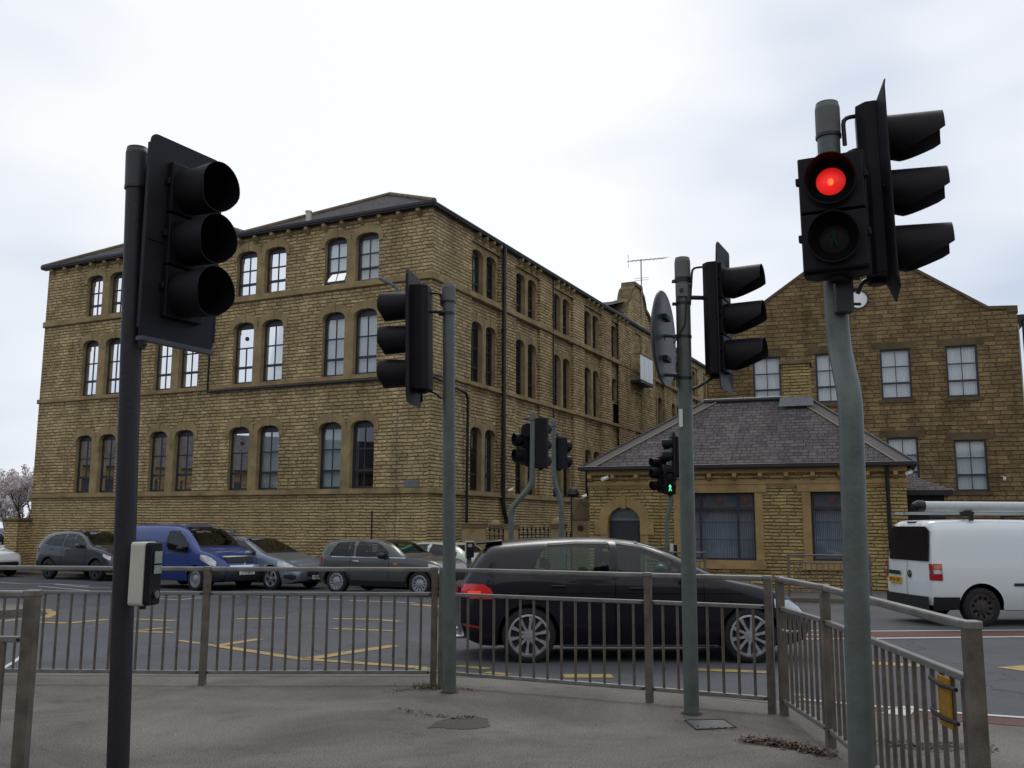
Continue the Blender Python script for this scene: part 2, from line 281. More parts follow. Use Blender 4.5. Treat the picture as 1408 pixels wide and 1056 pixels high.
# ------------------------------------------------------------------ mesh helpers
class MB:
    def __init__(s): s.v = []; s.f = []; s.uv = []; s.m = []
    def face(s, pts, uv=None, m=0):
        i = len(s.v); s.v += [tuple(p) for p in pts]; s.f.append(list(range(i, i+len(pts)))); s.uv.append(uv); s.m.append(m); return s
    def idx(s, f, m=0): s.f.append(list(f)); s.uv.append(None); s.m.append(m)
    def box(s, x0, x1, y0, y1, z0, z1, T=None, m=0):
        P = [(x0,y0,z0),(x1,y0,z0),(x1,y1,z0),(x0,y1,z0),(x0,y0,z1),(x1,y0,z1),(x1,y1,z1),(x0,y1,z1)]
        if T: P = [T(*p) for p in P]
        i = len(s.v); s.v += [tuple(p) for p in P]
        for q in ((0,3,2,1),(4,5,6,7),(0,1,5,4),(1,2,6,5),(2,3,7,6),(3,0,4,7)):
            uv = None
            s.f.append([i+k for k in q]); s.uv.append(uv); s.m.append(m)
        return s
    def tube(s, pts, r, n=12, m=0, cap=True, flat=1.0):
        pts = [Vector(p) for p in pts]; rs = r if isinstance(r, (list, tuple)) else [r]*len(pts)
        i0 = len(s.v); up = None
        for k, p in enumerate(pts):
            d = (pts[min(k+1, len(pts)-1)]-pts[max(k-1, 0)]).normalized()
            if up is None:
                up = Vector((0, 0, 1)) if abs(d.z) < .9 else Vector((0, 1, 0))
            a = d.cross(up).normalized(); b_ = a.cross(d).normalized(); up = b_
            for j in range(n):
                t = 2*math.pi*j/n; s.v.append(tuple(p+a*math.cos(t)*rs[k]+b_*math.sin(t)*rs[k]*flat))
        for k in range(len(pts)-1):
            for j in range(n):
                q = i0+k*n; s.idx((q+j, q+(j+1) % n, q+n+(j+1) % n, q+n+j), m)
        if cap:
            s.idx([i0+j for j in range(n)][::-1], m); s.idx([i0+(len(pts)-1)*n+j for j in range(n)], m)
        return s
    def prism(s, poly, d0, d1, T, m=0, hole=False):  # poly in (a,b), extruded d0..d1 ; T(a,b,d)
        n = len(poly); i = len(s.v)
        s.v += [tuple(T(a, b, d0)) for a, b in poly]+[tuple(T(a, b, d1)) for a, b in poly]
        s.idx(range(i, i+n), m); s.idx(list(range(i+n, i+2*n))[::-1], m)
        for j in range(n): s.idx((i+j, i+n+j, i+n+(j+1) % n, i+(j+1) % n), m)
        return s
    def grid(s, P, m=0, close=False):  # rows of points
        i = len(s.v); a = len(P); b_ = len(P[0])
        for row in P: s.v += [tuple(p) for p in row]
        for r_ in range(a-1):
            for c_ in range(b_-1+(1 if close else 0)):
                c2 = (c_+1) % b_
                s.idx((i+r_*b_+c_, i+r_*b_+c2, i+(r_+1)*b_+c2, i+(r_+1)*b_+c_), m)
        return s
    def build(s, name, mats, parent=None, smooth=None, bevel=0, loc=None, rot=None):
        me = bpy.data.meshes.new(name); me.from_pydata(s.v, [], s.f)
        if not isinstance(mats, (list, tuple)): mats = [mats]
        for m in mats: me.materials.append(m)
        u = me.uv_layers.new(name='UVMap')
        k = 0
        for p, uv, mi in zip(me.polygons, s.uv, s.m):
            p.material_index = mi
            if uv:
                for li, c in zip(p.loop_indices, uv): u.data[li].uv = c
            elif len(p.loop_indices) >= 3:
                nn = p.normal
                for li in p.loop_indices:
                    co = me.vertices[me.loops[li].vertex_index].co
                    if abs(nn.z) > .8: u.data[li].uv = (co.x, co.y)
                    elif abs(nn.x) > abs(nn.y): u.data[li].uv = (co.y, co.z)
                    else: u.data[li].uv = (co.x, co.z)
        bm_ = bmesh.new(); bm_.from_mesh(me); bmesh.ops.remove_doubles(bm_, verts=bm_.verts, dist=.0004)
        if smooth is not None or bevel: bmesh.ops.recalc_face_normals(bm_, faces=bm_.faces)
        bm_.to_mesh(me); bm_.free()
        if smooth is not None:
            for p in me.polygons: p.use_smooth = True
            me.set_sharp_from_angle(angle=R(smooth))
        o = bpy.data.objects.new(name, me); C.objects.link(o)
        if parent: o.parent = parent
        if loc is not None: o.location = loc
        if rot is not None: o.rotation_euler = rot
        if bevel:
            b = o.modifiers.new('bevel', 'BEVEL'); b.width = bevel; b.segments = 2; b.limit_method = 'ANGLE'; b.angle_limit = R(40)
        return o
def thing(name, label, cat, loc=(0, 0, 0), rotz=0, group=None):
    o = bpy.data.objects.new(name, None); C.objects.link(o); o.empty_display_size = .3
    o.location = loc; o.rotation_euler = (0, 0, rotz); o['label'] = label; o['category'] = cat
    if group: o['group'] = group
    return o
def tag(o, label, cat, group=None, kind=None):
    o['label'] = label; o['category'] = cat
    if group: o['group'] = group
    if kind: o['kind'] = kind
    return o
def struct(o): o['kind'] = 'structure'; return o
def text_mesh(txt, size, mat, parent, loc, rot, name='lettering', ext=.002, align='CENTER'):
    cu = bpy.data.curves.new('t', 'FONT'); cu.body = txt; cu.size = size; cu.align_x = align; cu.align_y = 'CENTER'; cu.extrude = ext
    o = bpy.data.objects.new('t', cu); C.objects.link(o)
    me = bpy.data.meshes.new_from_object(o); bpy.data.objects.remove(o)
    me.materials.clear(); me.materials.append(mat)
    o = bpy.data.objects.new(name, me); C.objects.link(o); o.parent = parent; o.location = loc; o.rotation_euler = rot
    return o
def rrect(w, h, r, n=5):
    P = []
    for cx, cy, a0 in ((w/2-r, h/2-r, 0), (-w/2+r, h/2-r, 90), (-w/2+r, -h/2+r, 180), (w/2-r, -h/2+r, 270)):
        for k in range(n+1): a = R(a0+90*k/n); P.append((cx+r*math.cos(a), cy+r*math.sin(a)))
    return P

# ------------------------------------------------------------------ ground, road, pavements
mb = MB()
ys = [-30, 4, 9, 15, 22, 30, 36, 60, 120, 400]
for a, b_ in zip(ys, ys[1:]):
    for xa, xb in ((-300, -60), (-60, 0), (0, 60), (60, 300)):
        mb.face([(xa, a, road(a)), (xb, a, road(a)), (xb, b_, road(b_)), (xa, b_, road(b_))])
struct(mb.build('road', ROADM))
def sheet(poly, zf, mat, name, th=0, mat2=None):  # polygon slab following zf(y), with vertical kerb sides
    m = MB(); P = [(x, y, zf(y)) for x, y in poly]; m.face(P)
    if th:
        for p, q in zip(P, P[1:]+P[:1]): m.face([p, q, (q[0], q[1], q[2]-th), (p[0], p[1], p[2]-th)])
    return m.build(name, mat)
# near pavement: kerb line from left to right
KL = [(-60, 9.95), (-40, 9.95), (-25, 9.95), (-14, 9.95), (-8, 9.95), (-5, 9.97), (-2.5, 10.0), (-.6, 10.0), (.5, 9.75), (1.4, 9.25), (2.2, 8.7), (3.0, 8.2), (3.9, 7.75), (5.5, 7.2), (9, 6.6), (20, 6.2), (60, 6.0)]
def catm(P, n=6):
    out_ = []
    for i in range(len(P)-1):
        p0 = P[max(i-1, 0)]; p1 = P[i]; p2 = P[i+1]; p3 = P[min(i+2, len(P)-1)]
        for k in range(n):
            t = k/n
            out_.append(tuple(.5*((2*b)+(c-a)*t+(2*a-5*b+4*c-d)*t*t+(-a+3*b-3*c+d)*t**3) for a, b, c, d in zip(p0, p1, p2, p3)))
    out_.append(tuple(P[-1])); return out_
KLs = catm(KL)
def off_line(P, d):
    o = []
    for i, p in enumerate(P):
        a = P[max(i-1, 0)]; b = P[min(i+1, len(P)-1)]; dx, dy = b[0]-a[0], b[1]-a[1]; l_ = math.hypot(dx, dy) or 1
        o.append((p[0]-dy/l_*d, p[1]+dx/l_*d))
    return o
inner = off_line(KLs, -.14)
m = MB()
for i in range(len(inner)-1):
    a, b_ = inner[i], inner[i+1]
    for ya, yb in ((-25, 0), (0, 4)):
        m.face([(a[0], ya, 0), (b_[0], ya, 0), (b_[0], yb, 0), (a[0], yb, 0)])
    m.face([(a[0], 4, 0), (b_[0], 4, 0), (b_[0], b_[1], 0), (a[0], a[1], 0)])
struct(m.build('pavement', PAVEM))
m = MB()
top = lambda x: .003 if x < 2.6 else max(-.045, .003-.03*(x-2.6))   # kerb drops towards the crossing
for i in range(len(KLs)-1):
    a, b_ = inner[i], inner[i+1]; c, d = KLs[i], KLs[i+1]
    za, zb_ = top(a[0]), top(b_[0])
    m.face([(a[0], a[1], .003), (b_[0], b_[1], .003), (d[0], d[1], zb_), (c[0], c[1], za)])
    m.face([(c[0], c[1], za), (d[0], d[1], zb_), (d[0], d[1], -.3), (c[0], c[1], -.3)])
struct(m.build('kerb', KERBM))

# facade frames
AC = at(592.5, 382.8, 30.2); AC = (AC.x, AC.y)
class Fr:
    def __init__(s, p0, d, flip): s.p = p0; s.d = d; s.n = (-d[1]*flip, d[0]*flip)   # n points outwards
    def __call__(s, a, z, o=0): return (s.p[0]+s.d[0]*a+s.n[0]*o, s.p[1]+s.d[1]*a+s.n[1]*o, z)
FA = Fr(AC, (-math.sin(R(63.6)), math.cos(R(63.6))), 1)
FB = Fr(AC, (math.sin(R(25.6)), math.cos(R(25.6))), 1)
cc = at(1403, 540, 37.); FC = Fr((cc.x, cc.y), (-math.sin(R(69.5)), math.cos(R(69.5))), 1)
cc = at(1222, 700, 25.5); FD = Fr((cc.x, cc.y), (-math.sin(R(69.5)), math.cos(R(69.5))), 1)
for fr in (FA, FB, FC, FD):   # outward must face the camera side
    p = fr(3, 0)
    if fr.n[0]*p[0]+fr.n[1]*p[1] > 0: fr.n = (-fr.n[0], -fr.n[1])
SC = 30.2/29.

def far_pave(poly, name='pavement'):
    m = MB(); zf = lambda y: road(y)+.10
    m.face([(x, y, zf(y)) for x, y in poly])
    struct(m.build(name, FARPM))
def far_kerb(line):
    m = MB(); il = off_line(line, .14)
    for i in range(len(line)-1):
        a, b_, c, d = line[i], line[i+1], il[i+1], il[i]
        z = lambda p: road(p[1])+.104
        m.face([(*a, z(a)), (*b_, z(b_)), (*c, z(c)), (*d, z(d))]); m.face([(*a, z(a)), (*b_, z(b_)), (*b_, z(b_)-.3), (*a, z(a)-.3)])
    struct(m.build('kerb', KERBM))
xy = lambda p: (p[0], p[1])
aline = [xy(FA(60, 0, 1.7)), xy(FA(20, 0, 1.7)), xy(FA(10, 0, 1.7)), xy(FA(5.5, 0, 1.7)), xy(FA(4.3, 0, 1.45)), xy(FA(3.6, 0, .9)), xy(FA(3.4, 0, .05))]
def strips(outer, innr, name='pavement'):
    m = MB()
    for i in range(len(outer)-1):
        m.face([(p[0], p[1], road(p[1])+.10) for p in (outer[i], outer[i+1], innr[i+1], innr[i])])
    struct(m.build(name, FARPM))
def dense(P, n=5): return [tuple(a[j]+(b[j]-a[j])*k/n for j in (0, 1)) for a, b in zip(P, P[1:]) for k in range(n)]+[tuple(P[-1])]
ad = dense(aline); strips(ad, [xy(FA(((p[0]-FA.p[0])*FA.d[0]+(p[1]-FA.p[1])*FA.d[1]), 0, -.3 if i > 10 else -6)) for i, p in enumerate(ad)]); far_kerb(aline)
dline = [xy(FD(9.6, 0, -4)), xy(FD(9.6, 0, 1.5)), xy(FD(9.1, 0, 2.9)), xy(FD(8.2, 0, 3.6)), xy(FD(6.5, 0, 3.8)), xy(FD(0, 0, 3.8)), xy(FD(-12, 0, 3.8)), xy(FD(-60, 0, 3.8))]
dd_ = dense(dline); strips(dd_, [xy(FD(((p[0]-FD.p[0])*FD.d[0]+(p[1]-FD.p[1])*FD.d[1])-(3 if i < 6 else 0), 0, -.3 if i > 10 and i < 24 else -5)) for i, p in enumerate(dd_)]); far_kerb(dline)
def stripe(line, wd, off, mat, name='road_marking', zo=.006):
    a = off_line(line, off); b_ = off_line(line, off+wd); m = MB()
    for i in range(len(line)-1):
        m.face([(*a[i], road(a[i][1])+zo), (*a[i+1], road(a[i+1][1])+zo), (*b_[i+1], road(b_[i+1][1])+zo), (*b_[i], road(b_[i][1])+zo)])
    return struct(m.build(name, mat))
stripe(aline[:5], .09, -.32, YEL); stripe(dline[2:], .09, -.32, YEL)
# road markings: each mark found on the road surface, built as a painted sheet
def mark(pts, wd, mat, zo=.006):
    wd = wd*1.3 if mat is YEL else wd
    P = [gnd(u, v) for u, v in pts]; m = MB()
    for a, b_ in zip(P, P[1:]):
        d = (b_-a); d.z = 0; L_ = d.length; d.normalize(); nn = Vector((-d.y, d.x, 0))*wd/2; ns = max(1, int(L_/1.5))
        for k in range(ns):
            p = a+(b_-a)*(k/ns); q = a+(b_-a)*((k+1)/ns)
            m.face([(c.x, c.y, road(c.y)+zo) for c in (p-nn, q-nn, q+nn, p+nn)])
    return struct(m.build('road_marking', mat))
for pts, wd in [([(302, 889), (411, 906), (575, 918), (600, 924)], .13), ([(300, 888), (357, 879)], .13), ([(418, 907), (543, 888)], .16), ([(246, 881), (302, 889)], .08),
                ([(183, 869), (240, 870)], .12), ([(185, 868), (232, 863)], .12), ([(183, 851.5), (240, 854)], .14), ([(50, 856), (95, 857), (149, 852), (183, 851.5)], .16),
                ([(0, 855), (30, 851), (60, 850), (74, 844), (62, 838), (30, 838)], .14), ([(325, 851.5), (398, 850)], .15), ([(458, 851), (520, 852), (549, 855)], .14),
                ([(458, 864.5), (543, 868)], .13), ([(566, 831), (600, 834), (625, 836)], .22), ([(628, 916), (672, 920)], .13), ([(775, 930), (842, 930)], .2), ([(668, 925), (700, 928)], .1), ([(905, 948), (940, 950)], .1),
                ([(958, 921), (1062, 925)], .16), ([(1090, 955), (1105, 957)], .1), ([(1195, 912), (1275, 916)], .22), ([(1398, 922), (1450, 918)], .4), ([(700, 936), (760, 940)], .07)]:
    mark(pts, wd, YEL)
for pts, wd in [([(0, 801), (31, 803), (75, 803), (123, 806)], .1), ([(52, 806), (123, 812.5)], .1), ([(75, 803.5), (123, 808)], .1), ([(125, 808), (152, 808)], .1), ([(128, 813), (152, 813)], .1),
                ([(213, 823), (245, 825), (277, 822)], .09), ([(355, 821), (395, 822)], .1), ([(410, 823), (470, 825)], .1), ([(480, 826), (571, 829)], .1), ([(213, 821), (245, 820), (330, 820)], .07),
                ([(1105, 867.5), (1145, 868)], .1), ([(1105, 873), (1135, 873)], .1), ([(0, 922), (20, 910), (42, 893)], .05)]:
    mark(pts, wd, WHT)
pA, pB, pC, pD = gnd(1105, 879), gnd(1500, 875), gnd(1500, 867), gnd(1105, 868)
m = MB(); m.face([(p.x, p.y, road(p.y)+.004) for p in (pA, pB, pC, pD)]); struct(m.build('cycle_lane', REDM))
mark([(1190, 868.5), (1560, 866)], .10, WHT, .009); mark([(1105, 879.5), (1560, 874.5)], .12, WHT, .009)
# near red strip along the kerb with its white edge line
ks = [p for p in KLs if 2.2 < p[0] < 30]
m = MB(); o1 = off_line(ks, 0); o2 = off_line(ks, .62)
for i in range(len(ks)-1): m.face([(p[0], p[1], road(p[1])+.004) for p in (o1[i], o1[i+1], o2[i+1], o2[i])])
struct(m.build('cycle_lane', REDM))
stripe(ks, .08, .60, WHT, zo=.009)
p = [gnd(1203, 985), gnd(1236, 972), gnd(1262, 972), gnd(1250, 987)]
m = MB(); m.face([(q.x, q.y, road(q.y)+.009) for q in p]); struct(m.build('road_marking', WHT))
# kerbed island seen at far left
p = gnd(-10, 850); m = MB()
m.prism(rrect(2.6, 1.6, .6), 0, .16, lambda a, b, d: (p.x-.9+a, p.y+.6+b, road(p.y)-.02+d)); struct(m.build('traffic_island', KERBM))
p = at(745, 800, 18.9); m = MB()
m.prism(rrect(4.6, 1.5, .6), 0, .16, lambda a, b, d: (p.x+.3+a, p.y+b, road(p.y)-.03+d)); struct(m.build('traffic_island', KERBM))
p = at(765, 800, 21.2); m = MB()
m.prism(rrect(1.6, 1.2, .5), 0, .16, lambda a, b, d: (p.x+a, p.y+b, road(p.y)-.03+d)); struct(m.build('traffic_island', KERBM))
# ================================================================== BUILDINGS
def pln(fr, u, v, o=0):
    d = ray(u, v); px, py = fr.p[0]+fr.n[0]*o, fr.p[1]+fr.n[1]*o; nx, ny = -fr.d[1], fr.d[0]
    t = (px*nx+py*ny)/(d[0]*nx+d[1]*ny); q = (d[0]*t, d[1]*t, H+d[2]*t)
    return ((q[0]-px)*fr.d[0]+(q[1]-py)*fr.d[1], q[2])
def sub(fr, loc): return lambda a, z, o=0: tuple(x-y for x, y in zip(fr(a, z, o), loc))
def archz(a, sa, sb, zt, ar): c = (sa+sb)/2; hw = (sb-sa)/2; return zt-ar+ar*max(0, 1-((a-c)/hw)**2)**.55
def wall(mb, T, s0, s1, z0, z1, holes=(), o=0, depth=.2, mi=0, zmin_mi=None):
    S_ = sorted(set([s0, s1]+[h[0] for h in holes]+[h[1] for h in holes])); S_ = [x for x in S_ if s0 <= x <= s1]
    Z_ = sorted(set([z0, z1]+[h[2] for h in holes]+[h[3] for h in holes])); Z_ = [x for x in Z_ if z0 <= x <= z1]
    for a, b in zip(S_, S_[1:]):
        run = None
        for c, d in zip(Z_, Z_[1:]):
            if any(h[0] <= a+1e-6 and b <= h[1]+1e-6 and h[2] <= c+1e-6 and d <= h[3]+1e-6 for h in holes): continue
            mb.face([T(a, c, o), T(b, c, o), T(b, d, o), T(a, d, o)], [(a, c), (b, c), (b, d), (a, d)], mi)
    for h in holes:
        sa, sb, za, zt, ar = h[:5]
        ztop = zt-ar
        mb.face([T(sa, za, o), T(sa, ztop, o), T(sa, ztop, o-depth), T(sa, za, o-depth)], None, 1)
        mb.face([T(sb, za, o), T(sb, ztop, o), T(sb, ztop, o-depth), T(sb, za, o-depth)], None, 1)
        mb.face([T(sa, za, o), T(sb, za, o), T(sb, za, o-depth), T(sa, za, o-depth)], None, 1)
        n = 12 if ar else 1
        for k in range(n):
            a = sa+(sb-sa)*k/n; b = sa+(sb-sa)*(k+1)/n
            xa, xb = (archz(a, sa, sb, zt, ar), archz(b, sa, sb, zt, ar)) if ar else (zt, zt)
            if ar: mb.face([T(a, xa, o), T(b, xb, o), T(b, zt, o), T(a, zt, o)], [(a, xa), (b, xb), (b, zt), (a, zt)], mi)
            mb.face([T(a, xa, o), T(b, xb, o), T(b, xb, o-depth), T(a, xa, o-depth)], None, 1)
def window(root, T, sa, sb, za, zt, ar=0, o=0, d=.2, kind='blind', bars=1, rows=(.27, .64), tilt=False, surround=True, sm=None, vent=False, fw=.065):
    zs = zt-ar; fo = o-d
    m = MB()
    def bx(a, b, c, e, o0=0, o1=.05): m.box(a, b, o0, o1, c, e, lambda x, y, z: T(x, z, fo+y))
    n = 10
    if ar:   # arched head board
        pts = [(sa, zs)]+[(sa+(sb-sa)*k/n, archz(sa+(sb-sa)*k/n, sa, sb, zt, ar)) for k in range(n+1)]+[(sb, zs)]
        m.prism([(a, z-.0) for a, z in pts], .0, .05, lambda a, z, q: T(a, z, fo+q))
        zg = zs-.03
    else: zg = zt-fw
    bx(sa, sa+fw, za, zs if ar else zt); bx(sb-fw, sb, za, zs if ar else zt)
    bx(sa+fw, sb-fw, za, za+fw*1.3)
    bx(sa+fw, sb-fw, zg, zs if ar else zt)
    h0, h1 = za+fw*1.3, zg; zr = [h0+(h1-h0)*r for r in rows]
    for i, z in enumerate(zr):
        t = .042 if i == 0 and len(zr) > 1 else .023
        bx(sa+fw, sb-fw, z-t, z+t, .004, .056 if i == 0 else .046)
    segs = [h0]+zr+[h1]
    for j in range(1, bars+1):
        c = sa+fw+(sb-sa-2*fw)*j/(bars+1)
        for i in range(len(segs)-1):
            if tilt and i == 0: continue
            if vent and i == len(segs)-2: continue
            bx(c-.016, c+.016, segs[i]+(.04 if i == 1 else .02 if i else 0), segs[i+1]-(.038 if i == 0 else .018 if i < len(segs)-2 else 0), .008, .042)
    W = m.build('window', FRAME, root)
    p = MB()
    p.face([T(sa+fw, segs[1] if tilt else h0, fo+.02), T(sb-fw, segs[1] if tilt else h0, fo+.02), T(sb-fw, h1, fo+.02), T(sa+fw, h1, fo+.02)])
    if tilt: p.face([T(sa+fw, h0, fo+.18), T(sb-fw, h0, fo+.18), T(sb-fw, segs[1], fo+.03), T(sa+fw, segs[1], fo+.03)])
    p.build('pane', PANE, W)
    if tilt:
        t = MB(); zb = segs[1]
        for a, b in ((sa+fw, sa+fw+.04), (sb-fw-.04, sb-fw), ((sa+sb)/2-.012, (sa+sb)/2+.012)):
            t.face([T(a, h0, fo+.19), T(b, h0, fo+.19), T(b, zb, fo+.04), T(a, zb, fo+.04)])
        t.box(sa+fw, sb-fw, .16, .20, h0-.03, h0+.03, lambda x, y, z: T(x, z, fo+y)); t.build('opening_sash', FRAME, W)
    c = MB(); q = fo-.10
    def cur(a, b, z0, z1): c.face([T(a, z0, q), T(b, z0, q), T(b, z1, q), T(a, z1, q)], [(a, z0), (b, z0), (b, z1), (a, z1)])
    mat = {'blind': BLIND, 'blind2': BLIND2, 'pleat': CURT, 'white': CURTW, 'net': CURTB, 'dark': CURTB, 'half': BLIND2}[kind]
    if kind == 'dark': cur(sa, sa+(sb-sa)*.22, za, zt); cur(sb-(sb-sa)*.15, sb, za, zt)
    elif kind == 'half': cur(sa, sb, za+(zt-za)*.68, zt)
    else: cur(sa, sb, za, zt)
    c.build('curtain', mat, W)
    if vent:
        t = MB(); zc = (segs[-2]+segs[-1])/2; r = .075; c0 = (sa+sb)/2
        t.prism([(c0+r*math.cos(k*R(22.5)), zc+r*math.sin(k*R(22.5))) for k in range(16)], .022, .05, lambda a, z, y: T(a, z, fo+y)); t.build('vent', TRIM, W)
        t = MB(); t.face([T(sa+fw, segs[-2], fo+.012), T(sb-fw, segs[-2], fo+.012), T(sb-fw, h1, fo+.012), T(sa+fw, h1, fo+.012)]); t.build('vent_panel', BLIND, W)
    if surround and ar:
        t = MB(); n = 14; ow = .27
        def inn(k): a = sa+(sb-sa)*k/n; return a, archz(a, sa, sb, zt, ar)
        c0 = (sa+sb)/2; hw = (sb-sa)/2
        def outp(k): th = math.pi*(1-k/n); return c0+(hw+ow*.62)*math.cos(th)*(1 if abs(math.cos(th)) < .96 else 1), zs+(ar+ow)*max(0, math.sin(th))**.62
        for k in range(n):
            a0, b0, b1, a1 = inn(k), outp(k), outp(k+1), inn(k+1)
            f = [T(*x, o+.03) for x in (a0, b0, b1, a1)]; bk = [T(*x, o-.02) for x in (a0, b0, b1, a1)]
            t.face(f); t.face([f[1], f[2], bk[2], bk[1]]); t.face([f[0], f[3], bk[3], bk[0]])
            if k in (0, n-1): j = (0, 1) if k == 0 else (3, 2); t.face([f[j[0]], f[j[1]], bk[j[1]], bk[j[0]]])
        for sg in (-1, 1):
            a = c0+sg*hw; b = c0+sg*(hw+ow*.62)
            t.box(min(a, b), max(a, b), -.02, .032, zs-.16, zs+.0, lambda x, y, z: T(x, z, o+y))
        t.box(c0-.06, c0+.06, -.02, .05, zt-.02, zt+ow+.03, lambda x, y, z: T(x, z, o+y))
        t.build('surround', sm or ASH, W)
    return W
def zz(z): return 1.5+(z-1.5)*SC
def slope(mb, P, e0, e1):   # roof facet with UV measured along eave direction
    P = [Vector(p) for p in P]; u = (Vector(e1)-Vector(e0)).normalized(); nn = None
    for i in range(2, len(P)):
        nn = (P[1]-P[0]).cross(P[i]-P[0])
        if nn.length > 1e-4: break
    v = nn.normalized().cross(u); mb.face(P, [((p-P[0]).dot(u), (p-P[0]).dot(v)) for p in P])

# ---------------- the mill (front face A and long flank B)
L0 = (*AC, 0)
mill = thing('mill', 'long four storey tawny stone mill with paired arched windows behind the parked cars', 'building', L0)
TA, TB = sub(FA, L0), sub(FB, L0)
WA = 17.75*SC; ZE = zz(11.47); Z1, Z2, Z3 = zz(2.46), zz(6.12), zz(9.14)
FL = [(zz(2.64), zz(4.80), .20), (zz(6.28), zz(8.43), .20), (zz(9.36), zz(10.97), .17)]
pairs = [(1.98, 2.88, 3.24, 4.14), (5.78, 6.69, 7.05, 7.96), (9.56, 10.46, 10.82, 11.68), (13.38, 14.24, 14.62, 15.48)]
kinds = {0: ['dark', 'blind2', 'blind2', 'half', 'blind2', 'net', 'net', 'dark'],
         1: ['pleat', 'pleat', 'blind', 'blind', 'blind', 'pleat', 'pleat', 'blind'],
         2: ['pleat', 'blind', 'pleat', 'pleat', 'blind', 'pleat', 'pleat', 'blind']}
holes = []
for fl, (za, zt, ar) in enumerate(FL):
    for p in pairs:
        for a, b in ((p[0], p[1]), (p[2], p[3])): holes.append((a*SC, b*SC, za, zt, ar))
m = MB()
wall(m, TA, 0, WA, -1, Z1, mi=2); wall(m, TA, 0, WA, Z1, ZE, holes, depth=.26)
# flank with recessed bays
bays = [(2.72+3.5*k, 4.95+3.5*k) for k in range(5)]+[(23.1+3.6*k, 25.3+3.6*k) for k in range(6)]
bays = [(a*SC, b*SC) for a, b in bays]; LB = 46.; ZR0, ZR1 = Z1, zz(11.15); rc = -.13
bh = [(a, b, ZR0, ZR1, 0) for a, b in bays]
wall(m, TB, 0, LB, -1, Z1, mi=2)
S_ = [0]+[x for b in bays for x in b]+[LB]
for i in range(0, len(S_), 2): wall(m, TB, S_[i], S_[i+1], Z1, ZE)
bw = []
for i, (a, b) in enumerate(bays):
    wall(m, TB, a, b, ZR1, ZE)
    hl = []
    for za, zt, ar in FL:
        if i == 4 and za == FL[1][0]:
            hl.append((a+.5, a+1.85, za, za+1.0, 0)); hl.append((a+.3, a+1.02, za+1.12, zt, .16)); hl.append((a+1.3, a+2.02, za+1.12, zt, .16)); continue
        hl.append((a+.2, a+1.04, za, zt, ar)); hl.append((a+1.3, a+2.14, za, zt, ar))
    wall(m, TB, a, b, ZR0, ZR1, hl, o=rc, depth=.26)
    for s_ in (a, b): m.face([TB(s_, ZR0, 0), TB(s_, ZR1, 0), TB(s_, ZR1, rc), TB(s_, ZR0, rc)], [(0, ZR0), (0, ZR1), (.13, ZR1), (.13, ZR0)])
    m.face([TB(a, ZR1, 0), TB(b, ZR1, 0), TB(b, ZR1, rc), TB(a, ZR1, rc)], None, 1)
    bw.append((i, hl))
# plain back walls closing the block
def pl(a, b, z0, z1, mb=m):
    mb.face([(*a, z0), (*b, z0), (*b, z1), (*a, z1)], [(0, z0), (math.dist(a, b), z0), (math.dist(a, b), z1), (0, z1)])
c0 = TA(WA, 0)[:2]; c1 = tuple(x+y*LB for x, y in zip(c0, FB.d)); c2 = TB(LB, 0)[:2]
pl(c0, c1, -1, ZE); pl(c1, c2, -1, ZE)
m.build('wall', [WALL, ASH, PLINTH], mill)
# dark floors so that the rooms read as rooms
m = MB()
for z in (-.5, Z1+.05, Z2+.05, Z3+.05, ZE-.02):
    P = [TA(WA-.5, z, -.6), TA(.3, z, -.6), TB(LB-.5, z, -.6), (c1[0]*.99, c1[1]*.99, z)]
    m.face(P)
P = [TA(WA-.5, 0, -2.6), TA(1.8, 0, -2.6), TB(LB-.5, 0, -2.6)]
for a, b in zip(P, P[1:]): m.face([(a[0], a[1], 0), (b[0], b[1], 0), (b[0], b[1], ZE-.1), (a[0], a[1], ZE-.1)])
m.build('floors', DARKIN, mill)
# string courses, sills, mullions
m = MB()
for z0, z1, pr in ((Z1, zz(2.64), .07), (Z2, zz(6.28), .06), (Z3, zz(9.36), .06)):
    bb = lambda x, y, z: TA(x, z, y)
    m.box(-pr, WA+pr, -.05, pr, z0, z1, bb); m.box(-pr+.001, WA, -.05, pr+.035, z0+.02, z0+.07, bb)
    bb = lambda x, y, z: TB(x, z, y)
    m.box(pr-.14, LB, -.05, pr-.002, z0+.001, z1-.001, bb); m.box(-.03, LB, -.05, pr+.033, z0+.021, z0+.069, bb)
m.build('string_course', ASH, mill)
for fl, (za, zt, ar) in enumerate(FL):
    for i, p in enumerate(pairs):
        m = MB(); m.box(p[1]*SC+.003, p[2]*SC-.003, -.22, .025, za, zt-ar+.02, lambda x, y, z: TA(x, z, y)); m.build('mullion', ASH, mill)
        for j, (a, b) in enumerate(((p[0], p[1]), (p[2], p[3]))):
            k = i*2+j
            window(mill, TA, a*SC, b*SC, za, zt, ar, 0, .20, kinds[fl][k], tilt=(fl == 2 and k == 1), vent=(k == 3 and fl < 2))
for i, hl in bw:
    for h in hl:
        up = h[2] > zz(9)
        window(mill, TB, h[0], h[1], h[2], h[3], h[4], rc, .20, 'pleat' if i == 4 and h[4] in (0, .16) else random.choice(['net', 'dark', 'half', 'dark', 'net']) if i else ['half', 'pleat', 'net', 'net', 'pleat', 'dark'][hl.index(h)], surround=(i < 8 and h[4] > 0))
    a = bays[i][0]
    for za, zt, ar in FL:
        if i == 4 and za == FL[1][0]: continue
        m = MB(); m.box(a+1.043, a+1.297, rc-.22, rc+.04, za, zt-ar+.02, lambda x, y, z: TB(x, z, y)); m.build('mullion', ASH, mill)
